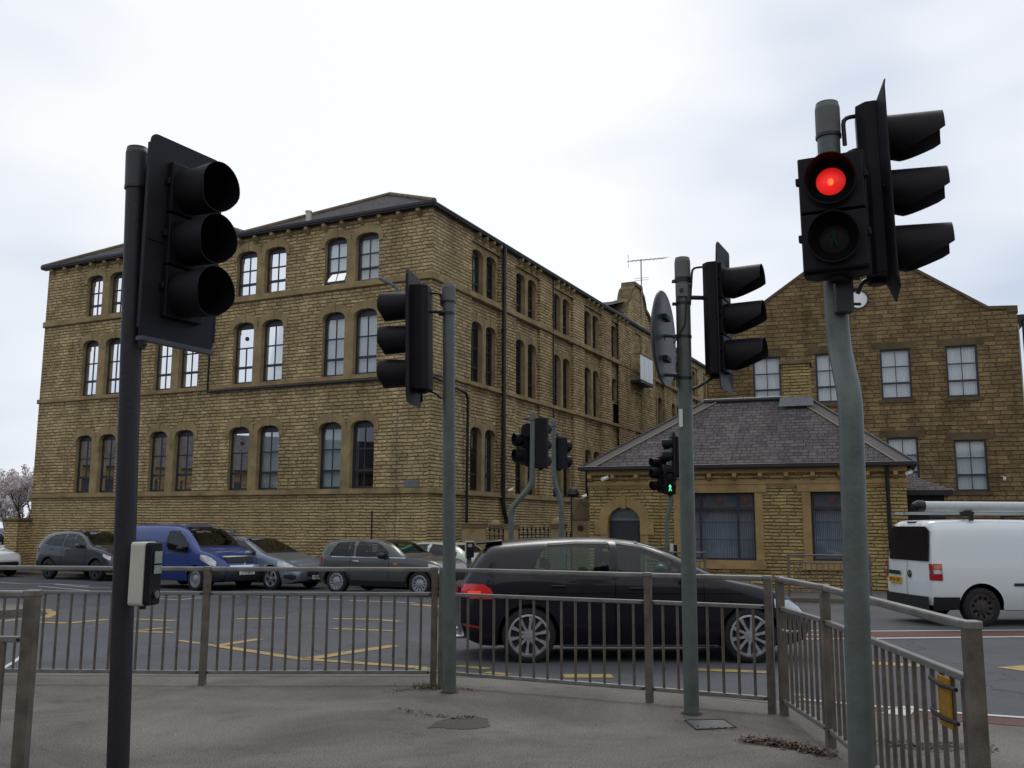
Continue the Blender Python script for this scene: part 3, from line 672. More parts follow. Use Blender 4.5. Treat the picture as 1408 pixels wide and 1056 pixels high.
# eaves: brackets and gutters
def bracket(T, s, z, par, o=0, w=.13, mat=ASH):
    m = MB(); m.prism([(0, z), (.20, z), (.20, z-.10), (.12, z-.16), (0, z-.24)], s-w/2, s+w/2, lambda a, b, d: T(d, b, o+a)); return m.build('eaves_bracket', mat, par)
nb = 24
for k in range(nb): bracket(TA, .45+k*(WA-.8)/(nb-1), ZE-.02, mill)
for a, b in bays[:5]:
    for k in range(4): bracket(TB, a+.25+k*.58, ZE-.02, mill, o=0)
m = MB()
m.box(-.24, WA+.2, 0, .24, ZE, ZE+.04, lambda x, y, z: TA(x, z, y)); m.box(.0, LB, 0, .22, ZE+.001, ZE+.039, lambda x, y, z: TB(x, z, y))
m.build('soffit', GUT, mill)
m = MB()
m.box(-.26, WA+.22, .12, .27, ZE+.04, ZE+.16, lambda x, y, z: TA(x, z, y)); m.box(-.25, LB, .13, .25, ZE+.042, ZE+.12, lambda x, y, z: TB(x, z, y))
m.build('gutter', GUT, mill, bevel=.02)
def apex(u, v, sa):
    best = None
    for k in range(0, 900):
        b = k*.01; p = FA(sa, 0, -b); d = ray(u, v); e = abs(p[0]/p[1]-d[0]/d[1])
        if best is None or e < best[0]: best = (e, b, H+d[2]/d[1]*p[1])
    return best[1], best[2]
VS = 7.55*SC; ze = ZE+.12
m = MB()
s1 = VS/2; b1, z1 = apex(536, 268, s1); b1 = min(max(b1, 1.5), 8)
s2 = (VS+WA)/2; b2, z2 = apex(291, 306, s2); b2 = min(max(b2, 1.5), 8)
print('APEX', s1, b1, z1, s2, b2, z2)
A0, A1, A2 = TA(-.2, ze, .2), TA(VS, ze, .2), TA(WA+.2, ze, .2)
p1 = TA(s1, z1, -b1); p2 = TA(s2, z2, -b2); dB = Vector((*FB.d, 0))*44
slope(m, [A0, A1, p1], A0, A1); slope(m, [A1, A2, p2], A1, A2)
q0, q1, q2 = [tuple(Vector(x)+dB) for x in (A0, A1, A2)]; r1, r2 = tuple(Vector(p1)+dB), tuple(Vector(p2)+dB)
slope(m, [A0, q0, r1, p1], A0, q0); slope(m, [A1, q1, r1, p1], A1, q1); slope(m, [A1, q1, r2, p2], A1, q1); slope(m, [A2, q2, r2, p2], A2, q2)
# cross roof behind the shaped gable
g0, g1, gm = 15.6*SC, 25.6*SC, 20.55*SC; zg = zz(13.0)
G = [TB(g0, ze, .18), TB(gm, zg, .0), TB(g1, ze, .18)]; Gb = [tuple(Vector(x)+Vector((-FB.n[0]*6, -FB.n[1]*6, 0))) for x in G]
slope(m, [G[0], G[1], Gb[1], Gb[0]], G[0], Gb[0]); slope(m, [G[2], G[1], Gb[1], Gb[2]], G[2], Gb[2])
m.build('roof', SLATE2, mill)
m = MB()
for a, b in ((A0, p1), (A1, p1), (A1, p2), (A2, p2), (p1, r1), (p2, r2)): m.tube([tuple(Vector(a)+Vector((0, 0, .02))), tuple(Vector(b)+Vector((0, 0, .03)))], .085, 8)
m.build('ridge_tiles', ASHD, mill, smooth=50)
p = apex(434, 296, 3.9*SC); pr = TA(5.2*SC, 0, -.55)
m = MB(); f = .30; base = Vector(TA(5.05*SC, ze+.10, -.2)); m.tube([base, base+Vector((0, 0, .42))], .10, 12); m.tube([base+Vector((0, 0, .42)), base+Vector((0, 0, .47))], .125, 12); m.build('flue', WHITEP, mill, smooth=40)
# shaped gable on the flank
def gab(x):  # half width -> top height
    pts = [(0, 13.75), (.62, 13.75), (.68, 13.5), (1.0, 13.3), (1.22, 12.95), (1.32, 12.7), (1.8, 12.55), (2.1, 12.3), (2.2, 12.0), (2.75, 11.9), (2.9, 11.45)]
    return pts
P = gab(0); cx = gm
prof = [(cx-h*SC, zz(z)) for h, z in P[::-1]]+[(cx+h*SC, zz(z)) for h, z in P]
m = MB()
for (a, z), (b, z_) in zip(prof, prof[1:]):
    if b-a > 1e-4:
        m.face([TB(a, ZE-.3, .06), TB(b, ZE-.3, .06), TB(b, z_, .06), TB(a, z, .06)], [(a, ZE), (b, ZE), (b, z_), (a, z)])
        m.face([TB(a, ZE-.3, -.5), TB(b, ZE-.3, -.5), TB(b, z_, -.5), TB(a, z, -.5)], [(a, ZE), (b, ZE), (b, z_), (a, z)])
wall(m, TB, cx-2.9*SC, cx+2.9*SC, Z1+.2, ZE-.3, [(cx-.55, cx+.55, zz(9.2), zz(11.7)-.3, 0), (cx-.55, cx+.55, zz(5.9), zz(8.1), 0)], o=.06, depth=.3)
for sg in (-1, 1): s_ = cx+sg*2.9*SC; m.face([TB(s_, Z1, .06), TB(s_, ZE, .06), TB(s_, ZE, 0), TB(s_, Z1, 0)])
m.build('shaped_gable', [WALL, ASH], mill)
m = MB()
for (a, z), (b, z_) in zip(prof, prof[1:]):
    dx, dz = b-a, z_-z; l_ = math.hypot(dx, dz)
    if l_ < .01: continue
    m.face([TB(a, z+.02, .16), TB(b, z_+.02, .16), TB(b, z_+.02, -.6), TB(a, z+.02, -.6)])
    m.face([TB(a, z+.02, .16), TB(b, z_+.02, .16), TB(b, z_-.16, .16), TB(a, z-.16, .16)]); m.face([TB(a, z+.02, -.6), TB(b, z_+.02, -.6), TB(b, z_-.16, -.6), TB(a, z-.16, -.6)])
    m.face([TB(a, z-.16, .16), TB(b, z_-.16, .16), TB(b, z_-.16, .05), TB(a, z-.16, .05)])
m.build('coping', ASHD, mill)
for z0, z1 in ((zz(9.2), zz(11.7)-.3), (zz(5.9), zz(8.1))): window(mill, TB, cx-.55, cx+.55, z0, z1, 0, .06, .25, 'dark', rows=(.5,), surround=False)
b0, b1_ = pln(FB, 881, 522, .6), pln(FB, 898, 522, .6); BS = b0[0]; BE = b1_[0]; zb = b0[1]; zbt = pln(FB, 889, 492, .6)[1]
bal = MB(); bal.box(BS-.05, BE+.05, 0, .62, zb-.12, zb, lambda x, y, z: TB(x, z, y)); bo = bal.build('balcony', TRIM, mill)
for k in range(3):
    m = MB(); a = BS+k*(BE-BS)/3; b = a+(BE-BS)/3-.04
    m.box(a, b, .58, .60, zb+.04, zbt, lambda x, y, z: TB(x, z, y))
    m.build('balcony_panel', simple('frosted_panel', (.60, .66, .70), .25), bo)
m = MB()
zt2 = zbt+.05
m.tube([TB(BS, zb, .05), TB(BS, zt2, .05), TB(BS, zt2, .59), TB(BE, zt2, .59), TB(BE, zt2, .05)], .02, 6)

m.build('balcony_rail', TRIM, bo)
# rainwater pipes
def pipe(path, T, r=.055, name='downpipe', par=None, mat=GUT, o=.1):
    m = MB(); P = [T(s_, z, o) if len(q) == 2 else T(s_, z, q[2]) for q in path for s_, z in [q[:2]]]
    m.tube(P, r, 8)
    for a, b in zip(P, P[1:]):
        a, b = Vector(a), Vector(b); n_ = int((b-a).length/1.8)
        for k in range(1, n_+1): c = a+(b-a)*k/(n_+1); dv = (b-a).normalized()*.04; m.tube([c-dv, c+dv], r*1.25, 8)
    return m.build(name, mat, par, smooth=40)
s5 = 4.98*SC
pipe([(s5, ZE+.05), (s5, zz(2.3)), (s5+.12, zz(1.9)), (s5+.3, zz(1.7)), (s5+.3, -.3)], TB, .085, par=mill, o=.13)
pipe([(9.66*SC, ZE), (9.66*SC, zz(5.2))], TB, .03, par=mill, o=.05)
sp = pln(FA, 291, 500)[0]
pipe([(sp, zz(9.0)), (sp, Z2-.05), (0-.14, Z2-.08)], TA, .05, par=mill, o=.14)
a5 = pln(FB, 643, 620, .15)[0]
pipe([(-.12, Z2-.08), (a5-.15, zz(5.8)), (a5, zz(5.6)), (a5, .2)], TB, .05, par=mill, o=.14)
pipe([(pln(FA, 511, 740)[0], zz(1.95)), (pln(FA, 511, 740)[0], .0)], TA, .02, par=mill, o=.03, name='cable')
pipe([(pln(FA, 546, 600)[0], zz(5.4)), (pln(FA, 546, 600)[0], .0)], TA, .008, par=mill, o=.02, name='cable', mat=LEAD)
for u0, v0, u1, v1, mt, nm in ((556, 660, 576, 670, LEAD, 'name_plate'), (318, 727, 323, 736, LEAD, 'wall_vent'), (265, 616, 290, 628, ASHD, None)):
    if not nm: continue
    a, b = pln(FA, u0, v0), pln(FA, u1, v1); m = MB(); m.box(min(a[0], b[0]), max(a[0], b[0]), .0, .05, b[1], a[1], lambda x, y, z: TA(x, z, y)); m.build(nm, mt, mill, bevel=.008)
# aerial on the shaped gable
t = Vector(TB(cx+.55*SC, zz(12.2), .12)); ae = MB()
ae.tube([t, t+Vector((0, 0, 3.15))], .035, 8)
tp = t+Vector((0, 0, 3.1)); dr = Vector((.96, .25, .16)).normalized()
ae.tube([tp-dr*.75, tp+dr*1.5], .02, 6)
for k in range(9): c = tp+dr*(-.6+k*.25); ae.tube([c-Vector((-.2, .25, 0)), c+Vector((-.2, .25, 0))], .01, 4)
for q in (-.25, 0, .25): ae.tube([tp-dr*.75+Vector((0, 0, q-.1)), tp-dr*.75+Vector((0, 0, q+.1))], .015, 4)
for q in (.5, .62): ae.tube([t+Vector((-.35, 0, 3.15-1.2+q-.5)), t+Vector((.4, .1, 3.15-1.1+q-.5))], .012, 4)
o = ae.build('tv_aerial', LEAD, None); o.location = L0; o.data.materials[0] = simple('aerial_metal', (.35, .33, .31), .5, metal=.5)
tag(o, 'spindly grey television aerial on a mast rising above the shaped gable', 'aerial')

# ---------------- gabled brown building (C)
LC = (*FC.p, 0); TC = sub(FC, LC)
gb = thing('gabled_building', 'brown block stone building with a broad gable and white curtained windows', 'building', LC)
ch = [(1.43, 2.60, 6.67, 8.77, 0), (3.9, 5.07, 6.69, 8.77, 0), (6.5, 7.62, 6.65, 8.75, 0), (9.04, 10.2, 6.63, 8.73, 0),
      (1.32, 2.50, 2.91, 4.96, 0), (3.80, 4.97, 3.05, 5.12, 0), (6.4, 7.5, 3.05, 5.12, 0), (9.0, 10.1, 3.05, 5.12, 0)]
m = MB(); wall(m, TC, -.09, 12.1, -1, 10.15, ch, depth=.18)
gp = [(-.09, 10.15), (.92, 10.2), (5.88, 13.66), (10.95, 10.2), (12.1, 10.15)]
for (a, z), (b, z_) in zip(gp, gp[1:]): m.face([TC(a, 10.15), TC(b, 10.15), TC(b, z_), TC(a, z)], [(a, 10.15), (b, 10.15), (b, z_), (a, z)])
for (a, z), (b, z_) in zip(gp, gp[1:]): m.face([TC(a, 8, -.4), TC(b, 8, -.4), TC(b, z_, -.4), TC(a, z, -.4)], [(a, 8), (b, 8), (b, z_), (a, z)])
for s_ in (-.09, 12.1): m.face([TC(s_, -1), TC(s_, 10.15), TC(s_, 10.15, -14), TC(s_, -1, -14)], [(0, -1), (0, 10.15), (14, 10.15), (14, -1)])
m.face([TC(-.09, -1, -14), TC(12.1, -1, -14), TC(12.1, 10, -14), TC(-.09, 10, -14)])
m.build('wall', [BIGW, ASHB], gb)
m = MB()
slope(m, [TC(.4, 9.75, -.4), TC(5.88, 13.45, -.4), TC(5.88, 13.45, -14), TC(.4, 9.75, -14)], TC(.4, 9.75, -.4), TC(.4, 9.75, -14))
slope(m, [TC(11.5, 9.75, -.4), TC(5.88, 13.45, -.4), TC(5.88, 13.45, -14), TC(11.5, 9.75, -14)], TC(11.5, 9.75, -.4), TC(11.5, 9.75, -14))
m.build('roof', SLATE2, gb)
m = MB()
for (a, z), (b, z_) in zip(gp, gp[1:]):
    f = [TC(a, z+.10, .06), TC(b, z_+.10, .06), TC(b, z_+.10, -.45), TC(a, z+.10, -.45)]; m.face(f)
    m.face([TC(a, z+.10, .06), TC(b, z_+.10, .06), TC(b, z_-.04, .06), TC(a, z-.04, .06)]); m.face([TC(a, z-.04, .06), TC(b, z_-.04, .06), TC(b, z_-.04, -.01), TC(a, z-.04, -.01)])
m.face([TC(-.12, 10.25, .06), TC(-.12, 10.25, -.45), TC(-.12, 9.95, -.45), TC(-.12, 9.95, .06)]); m.face([TC(-.12, 10.25, .062), TC(.3, 10.25, .062), TC(.3, 10.0, .062), TC(-.12, 10.0, .062)])
m.build('coping', ASHB, gb)
for i, h in enumerate(ch):
    window(gb, TC, *h[:4], 0, 0, .12, 'white' if i < 4 else 'pleat', surround=False, rows=(.30, .66), fw=.075)
    m = MB(); m.box(h[0]-.12, h[1]+.12, -.1, .05, h[2]-.14, h[2]-.003, lambda x, y, z: TC(x, z, y)); m.build('sill', ASHB, gb)
    m = MB(); m.box(h[0]-.28, h[1]+.28, -.1, .012, h[3]+.003, h[3]+.30, lambda x, y, z: TC(x, z, y)); m.build('lintel', ASHB, gb)
m = MB(); m.box(-.2, 12.1, -15, -.9, 4.9, 5.0, lambda x, y, z: TC(x, z, y)); m.box(.2, 11.8, -2.6, -2.5, -1, 10, lambda x, y, z: TC(x, z, y)); m.build('floors', DARKIN, gb)
s_, z_ = pln(FC, 1180, 412); r_ = .36
circ = lambda r: [(s_+r*math.cos(k*R(15)), z_+r*math.sin(k*R(15))) for k in range(24)]
m = MB(); ci, co_ = circ(r_), circ(r_+.05)
for k in range(24):
    a, b, c, d = ci[k], co_[k], co_[(k+1) % 24], ci[(k+1) % 24]; m.face([TC(*a, .05), TC(*b, .05), TC(*c, .05), TC(*d, .05)]); m.face([TC(*b, .05), TC(*c, .05), TC(*c, 0), TC(*b, 0)])
wr = m.build('round_window', FRAME, gb); m = MB(); m.face([TC(*a, .02) for a in ci]); m.build('pane', BLIND, wr)
m = MB(); m.box(s_-.62, s_+.62, -.05, .02, z_-.75, z_+.75, lambda x, y, z: TC(x, z, y)); m.build('dressed_panel', simple('orange_stone', (.26, .15, .055), .9, noise=.3, nscale=3), gb) if False else None
pipe([(-.35, 9.75), (-.35, 2.6)], TC, .06, par=gb, o=-.45)
m = MB(); m.box(-.5, -.1, -8, -.35, 9.75, 9.95, lambda x, y, z: TC(x, z, y)); m.build('gutter', GUT, gb)
m = MB(); m.box(-.2, -.09, -8, -.5, 2, 9.6, lambda x, y, z: TC(x, z, y)); m.build('side_trim', WHITEP, gb)

# ---------------- gatehouse (D)
LD = (*FD.p, 0); TD = sub(FD, LD)
gh = thing('gatehouse', 'single storey yellow stone gatehouse with hipped slate roof and arched doorway', 'building', LD)
sR = pln(FD, 1248, 700)[0]; sL = pln(FD, 811, 700)[0]; ZG = 3.12
def gx(u, v=700): return pln(FD, u, v)[0]
w1 = (gx(1038), gx(937), .58, 2.45); w2 = (gx(1173), gx(1115), .60, 2.46)
d0 = (gx(880), gx(836), -.2, 2.06)
holesD = [(*w1, 0), (*w2, 0), (*d0, .42)]
m = MB(); wall(m, TD, sR, sL, -.6, ZG, holesD, depth=.22)
dp = 5.3
for s_ in (sR, sL): m.face([TD(s_, -.6), TD(s_, ZG), TD(s_, ZG, -dp), TD(s_, -.6, -dp)], [(0, -.6), (0, ZG), (dp, ZG), (dp, -.6)])
m.face([TD(sR, -.6, -dp), TD(sL, -.6, -dp), TD(sL, ZG, -dp), TD(sR, ZG, -dp)], [(0, -.6), (9, -.6), (9, ZG), (0, ZG)])
m.build('wall', [GATEW, ASHG], gh)
m = MB(); m.box(sR+.3, sL-.3, -2.2, -2.1, -.5, 3, lambda x, y, z: TD(x, z, y)); m.build('inner_wall', DARKIN, gh)
# surrounds
for wd, e in ((w1, .22), (w2, .22)):
    a, b, z0, z1 = wd; m = MB(); bx = lambda *q: m.box(*q, lambda x, y, z: TD(x, z, y))
    bx(a-e, a-.003, -.1, .03, z0, z1); bx(b+.003, b+e, -.1, .03, z0, z1)
    bx(a-e-.12, b+e+.12, -.1, .045, z1+.003, z1+.22); bx(a-e+.05, b+e-.05, -.1, .036, z1+.223, z1+.37)
    bx(a-e-.05, b+e+.05, -.1, .07, z0-.24, z0-.003); m.build('window_surround', ASHG, gh)
for wd in (w1, w2):
    a, b, z0, z1 = wd; fo = -.16; m = MB(); bx = lambda *q: m.box(*q, lambda x, y, z: TD(x, z, fo+y)); f = .06
    bx(a, a+f, 0, .06, z0, z1); bx(b-f, b, 0, .06, z0, z1); bx(a+f, b-f, 0, .06, z0, z0+f); bx(a+f, b-f, 0, .06, z1-f, z1)
    zt_ = z0+(z1-z0)*.765; bx(a+f, b-f, .002, .055, zt_-.035, zt_+.035)
    mull = [a+(b-a)*.235, a+(b-a)*.745] if wd is w1 else [a+(b-a)*.5-.0] if False else []
    for c in mull: bx(c-.035, c+.035, .004, .058, z0+f, zt_-.035); bx(c-.035, c+.035, .004, .058, zt_+.035, z1-f)
    cols = [a+f]+mull+[b-f]
    for zq in (.30, .56):
        z = z0+(z1-z0)*zq
        for c, d in zip(cols, cols[1:]): bx(c+.03, d-.03, .01, .022, z-.009, z+.009)
    W_ = m.build('window', FRAME, gh); m = MB(); m.face([TD(a+f, z0+f, fo+.012), TD(b-f, z0+f, fo+.012), TD(b-f, z1-f, fo+.012), TD(a+f, z1-f, fo+.012)]); m.build('pane', PANE, W_)
    m = MB(); m.face([TD(a, z0, fo-.14), TD(b, z0, fo-.14), TD(b, zt_, fo-.14), TD(a, zt_, fo-.14)], [(a, z0), (b, z0), (b, zt_), (a, zt_)]); m.build('curtain', CURTG, W_)
    # stained glass roses in the top lights
    for c, d in zip(cols, cols[1:]):
        mid = (c+d)/2; zc = (zt_+z1)/2-.0; m = MB(); r = .055
        for k in range(5):
            an = R(72*k+90); q = (mid+.045*math.cos(an), zc+.03+.04*math.sin(an)); m.face([TD(q[0]+.045*math.cos(R(t)), q[1]+.04*math.sin(R(t)), fo+.02+k*.0006) for t in range(0, 360, 45)])
        m.build('rose', simple('red_stained_glass', (.16, .025, .025), .5), W_)
        m = MB()
        for sg in (-1, 1): m.tube([TD(mid, zc-.1, fo+.018), TD(mid+sg*.10, zc-.07, fo+.018), TD(mid+sg*.15, zc+.0, fo+.018), TD(mid+sg*.12, zc+.08, fo+.018)], .007, 5)
        for sg in (-.02, .02): m.face([TD(mid+sg-.01, zc-.14, fo+.016), TD(mid+sg+.01, zc-.14, fo+.016), TD(mid+sg+.01, zc-.1, fo+.016), TD(mid+sg-.01, zc-.1, fo+.016)])
        m.build('leadwork', simple('green_stained_glass', (.04, .06, .05), .4), W_)
        m = MB(); m.face([TD(c+.02, zt_+.03, fo-.02), TD(d-.02, zt_+.03, fo-.02), TD(d-.02, z1-f, fo-.02), TD(c+.02, z1-f, fo-.02)]); m.build('leaded_glass', simple('grey_leaded_glass', (.07, .08, .09), .35), W_)
# doorway
a, b, z0, zt_ = d0; ar = .42; m = MB(); n = 18; c0_ = (a+b)/2; hw = (b-a)/2
for k in range(n):
    t0, t1 = math.pi*(1-k/n), math.pi*(1-(k+1)/n)
    i0 = (c0_+hw*math.cos(t0), archz(c0_+hw*math.cos(t0), a, b, zt_, ar)); i1 = (c0_+hw*math.cos(t1), archz(c0_+hw*math.cos(t1), a, b, zt_, ar))
    o0 = (c0_+(hw+.26)*math.cos(t0), zt_-ar+(ar+.27)*math.sin(t0)**.8 if math.sin(t0) > 0 else zt_-ar); o1 = (c0_+(hw+.26)*math.cos(t1), zt_-ar+(ar+.27)*max(0, math.sin(t1))**.8)
    f = [TD(*x, .05) for x in (i0, o0, o1, i1)]; bk = [TD(*x, -.05) for x in (i0, o0, o1, i1)]; m.face(f); m.face([f[1], f[2], bk[2], bk[1]]); m.face([f[0], f[3], bk[3], bk[0]])
bx = lambda *q: m.box(*q, lambda x, y, z: TD(x, z, y))
bx(a-.40, a-.003, -.1, .052, zt_-ar-.38, zt_-ar-.0); bx(b+.003, b+.40, -.1, .052, zt_-ar-.38, zt_-ar); bx(a-.24, a-.003, -.1, .03, z0, zt_-ar-.38); bx(b+.003, b+.24, -.1, .03, z0, zt_-ar-.38)
bx(c0_-.07, c0_+.07, -.05, .10, zt_-.05, zt_+.34)
m.build('door_surround', ASHG, gh)
zd = pln(FD, 858, 718)[1]
m = MB(); m.box(a, b, -.22, -.17, z0, zd, lambda x, y, z: TD(x, z, y))
for q0, q1 in ((.1, .45), (.55, .9)):
    for r0, r1 in ((.08, .5), (.56, .92)): m.box(a+(b-a)*q0, a+(b-a)*q1, -.17, -.16, z0+(zd-z0)*r0, z0+(zd-z0)*r1, lambda x, y, z: TD(x, z, y))
m.box(a, b, -.22, -.15, zd, zd+.05, lambda x, y, z: TD(x, z, y)); dr_ = m.build('door', DOORP, gh)
m = MB(); pts = [(a+(b-a)*k/12, archz(a+(b-a)*k/12, a, b, zt_, ar)) for k in range(13)]; m.face([TD(a, zd+.05, -.18)]+[TD(x, z, -.18) for x, z in pts]+[TD(b, zd+.05, -.18)]); fl_ = m.build('fanlight', simple('grey_fanlight_glass', (.15, .19, .20), .25), gh)
ang = math.atan2(-FD.d[1], -FD.d[0])
q = TD(c0_, zd+.17, -.173); text_mesh('GATEHOUSE', .155, simple('dark_grey_lettering', (.06, .075, .08), .5), fl_, q, (math.pi/2, 0, ang))
# cornice, brackets, gutter
m = MB(); bx = lambda *q: m.box(*q, lambda x, y, z: TD(x, z, y))
bx(sR-.05, sL+.05, -.1, .06, 2.68, 2.78); bx(sR-.02, sL+.02, -.1, .03, 2.62, 2.679); bx(sR-.04, sL+.04, -.1, .09, 2.99, ZG); m.build('cornice', ASHG, gh)
k = 0
while sR+.25+k*.70 < sL: bracket(TD, sR+.25+k*.70, 2.99, gh, o=.0, w=.11, mat=ASHG); k += 1
m = MB(); m.box(sR-.25, sL+.25, .09, .30, ZG, ZG+.12, lambda x, y, z: TD(x, z, y)); m.box(sR-.30, sR-.15, -dp-.2, .25, ZG+.003, ZG+.11, lambda x, y, z: TD(x, z, y)); m.box(sL+.15, sL+.30, -dp-.2, .25, ZG+.003, ZG+.11, lambda x, y, z: TD(x, z, y)); m.build('gutter', GUT, gh, bevel=.02)
m = MB(); s_ = gx(1222); m.tube([TD(s_, ZG, .2), TD(s_, 2.95, .12), TD(s_, -.15, .1)], .055, 8)
for z in (.5, 1.6, 2.5): m.tube([TD(s_, z, .1), TD(s_, z+.08, .1)], .07, 8)
m.build('downpipe', GUT, gh, smooth=40)
q = 2.62; zr = 5.36; e0 = TD(sR-.22, ZG+.08, .24); e1 = TD(sL+.22, ZG+.08, .24); e2 = TD(sL+.22, ZG+.08, -dp-.2); e3 = TD(sR-.22, ZG+.08, -dp-.2); ra, rb = TD(2.06, zr, -q), TD(5.2, zr, -q)
m = MB(); slope(m, [e0, e1, rb, ra], e0, e1); slope(m, [e1, e2, rb], e1, e2); slope(m, [e2, e3, ra, rb], e2, e3); slope(m, [e3, e0, ra], e3, e0); m.build('roof', SLATE, gh)
m = MB()
for a_, b_ in ((e0, ra), (e1, rb), (e2, rb), (e3, ra)): m.tube([Vector(a_)+Vector((0, 0, .01)), Vector(b_)+Vector((0, 0, .02))], .045, 6)
m.tube([Vector(ra)+Vector((0, 0, .03)), Vector(rb)+Vector((0, 0, .03))], .085, 8); m.build('ridge_tiles', GUT, gh, smooth=50)
m = MB(); nf = (Vector(e1)-Vector(e0)).cross(Vector(ra)-Vector(e0)).normalized(); nf = nf if nf.z > 0 else -nf; uu = (Vector(e1)-Vector(e0)).normalized()
for a_, b_, sg in ((e0, ra, 1), (e1, rb, -1)):
    a_, b_ = Vector(a_), Vector(b_); q_ = [a_+nf*.02, b_+nf*.02, b_+nf*.02+uu*sg*.42, a_+nf*.02+uu*sg*.42]; m.face(q_)
m.build('hip_flashing', simple('brown_grey_flashing', (.085, .076, .070), .7, noise=.25, nscale=3), gh)
for a_, b_, sg in ((e0, ra, 1), (e1, rb, -1)): m = MB(); m.tube([Vector(a_)+nf*.03+uu*sg*.42, Vector(b_)+nf*.03+uu*sg*.42], .018, 5); m.build('mortar_fillet', simple('pale_mortar', (.30, .26, .19), .9), gh)
sc_ = pln(FD, 1096, 545, -q)[0]
m = MB(); uvb = lambda x, y, z: TD(x, z, -q+y)
ztop = pln(FD, 1096, 497, -q)[1]
m.box(sc_-.40, sc_+.40, -.35, .35, 4.9, ztop-.14, uvb); chm = m.build('chimney', GATEW, gh)
m = MB(); m.box(sc_-.47, sc_+.47, -.42, .42, ztop-.14, ztop, uvb); m.build('chimney_cap', ASHD, chm, bevel=.02)
m = MB(); m.face([TD(sc_-.47, zr-.05, -q+.37), TD(sc_+.47, zr-.05, -q+.37), TD(sc_+.5, zr-.34, -q+.56), TD(sc_-.5, zr-.34, -q+.56)]); 
o = m.build('flashing', LEAD, chm); o.location = (0, 0, .07)
# porch between gatehouse and gabled building
FP = FD; pc = at(1278, 665, 30.5); LP_ = (pc.x, pc.y, 0); po = thing('porch', 'low dark porch with small hipped slate roof between gatehouse and brown building', 'porch', LP_)
FPp = Fr((pc.x, pc.y), FD.d, 1); FPp.n = FD.n; TP = sub(FPp, LP_)
zp = pln(FPp, 1278, 681)[1]; pa = pln(FPp, 1310, 681)[0]; pb_ = 2.2; ztp = pln(FPp, 1250, 646, -1.0)[1]
m = MB(); m.box(pa+.25, pb_, -2.4, 0, -.3, zp, lambda x, y, z: TP(x, z, y)); m.build('wall', DARKIN, po)
m = MB(); m.box(pa, pb_, -2.4, .25, zp, zp+.16, lambda x, y, z: TP(x, z, y)); m.build('fascia', GUT, po)
m = MB(); E0, E1 = TP(pa, zp+.16, .25), TP(pb_, zp+.16, .25); E3 = TP(pa, zp+.16, -2.4); t0, t1 = TP(pa+1.55, ztp, -1.1), TP(pb_, ztp, -1.1)
slope(m, [E0, E1, t1, t0], E0, E1); slope(m, [E0, E3, t0], E0, E3); m.build('roof', SLATE, po)

# unseen terraces added left and behind to darken reflections in glass and paint
def added_terrace(x, y, an, L_, lbl):
    o = thing('added_reflection_houses', lbl, 'building', (x, y, -.2), an)
    m = MB(); hs = []
    for k in range(int(L_/4.5)):
        hs += [(k*4.5+.6, k*4.5+1.6, 0, 2.1, 0), (k*4.5+2.3, k*4.5+3.7, .9, 2.2, 0), (k*4.5+.7, k*4.5+1.7, 3.6, 5.0, 0), (k*4.5+2.5, k*4.5+3.5, 3.6, 5.0, 0)]
    TT = lambda a, z, q=0: (a, q, z)
    wall(m, TT, 0, L_, -.5, 6, hs, depth=-.2)
    m.face([(0, 0, -.5), (0, 8, -.5), (0, 8, 6), (0, 4, 9), (0, 0, 6)]); m.face([(L_, 0, -.5), (L_, 8, -.5), (L_, 8, 6), (L_, 4, 9), (L_, 0, 6)]); m.face([(0, 8, -.5), (L_, 8, -.5), (L_, 8, 6), (0, 8, 6)])
    m.build('wall', [BIGW, ASHB], o)
    for h in hs: m = MB(); m.face([(h[0], .15, h[2]), (h[1], .15, h[2]), (h[1], .15, h[3]), (h[0], .15, h[3])]); m.build('window' if h[2] > .1 else 'door', FRAME, o)
    m = MB(); slope(m, [(-.2, -.3, 5.95), (L_+.2, -.3, 5.95), (L_+.2, 4, 9.1), (-.2, 4, 9.1)], (0, -.3, 5.9), (L_, -.3, 5.9)); slope(m, [(-.2, 8.3, 5.95), (L_+.2, 8.3, 5.95), (L_+.2, 4, 9.1), (-.2, 4, 9.1)], (0, 8.3, 5.9), (L_, 8.3, 5.9)); m.build('roof', SLATE2, o)
added_terrace(-46, -14, R(97), 45, 'unseen row of houses added beyond the left edge of the picture to darken reflections')
added_terrace(38, -17, R(180), 72, 'unseen row of houses added behind the viewer to darken reflections')

# ================================================================== CARS
def interp(P, x):   # smooth monotone-ish interpolation through (x, value)
    if x <= P[0][0]: return P[0][1]
    if x >= P[-1][0]: return P[-1][1]
    for i in range(len(P)-1):
        if P[i][0] <= x <= P[i+1][0]:
            x0, y0 = P[i]; x1, y1 = P[i+1]; h = x1-x0
            def sl(j):
                if j <= 0 or j >= len(P)-1: return None
                a = (P[j][1]-P[j-1][1])/(P[j][0]-P[j-1][0]+1e-9); b = (P[j+1][1]-P[j][1])/(P[j+1][0]-P[j][0]+1e-9)
                return 0 if a*b <= 0 else 2*a*b/(a+b)
            d = (y1-y0)/h; m0 = sl(i); m1 = sl(i+1); m0 = d if m0 is None else m0; m1 = d if m1 is None else m1
            t = (x-x0)/h
            return y0*(2*t**3-3*t*t+1)+m0*h*(t**3-2*t*t+t)+y1*(-2*t**3+3*t*t)+m1*h*(t**3-t*t)
def lin(P, x):
    if x <= P[0][0]: return P[0][1:]
    for a, b in zip(P, P[1:]):
        if a[0] <= x <= b[0]:
            t = (x-a[0])/(b[0]-a[0]+1e-9); return tuple(p+(q-p)*t for p, q in zip(a[1:], b[1:]))
    return P[-1][1:]
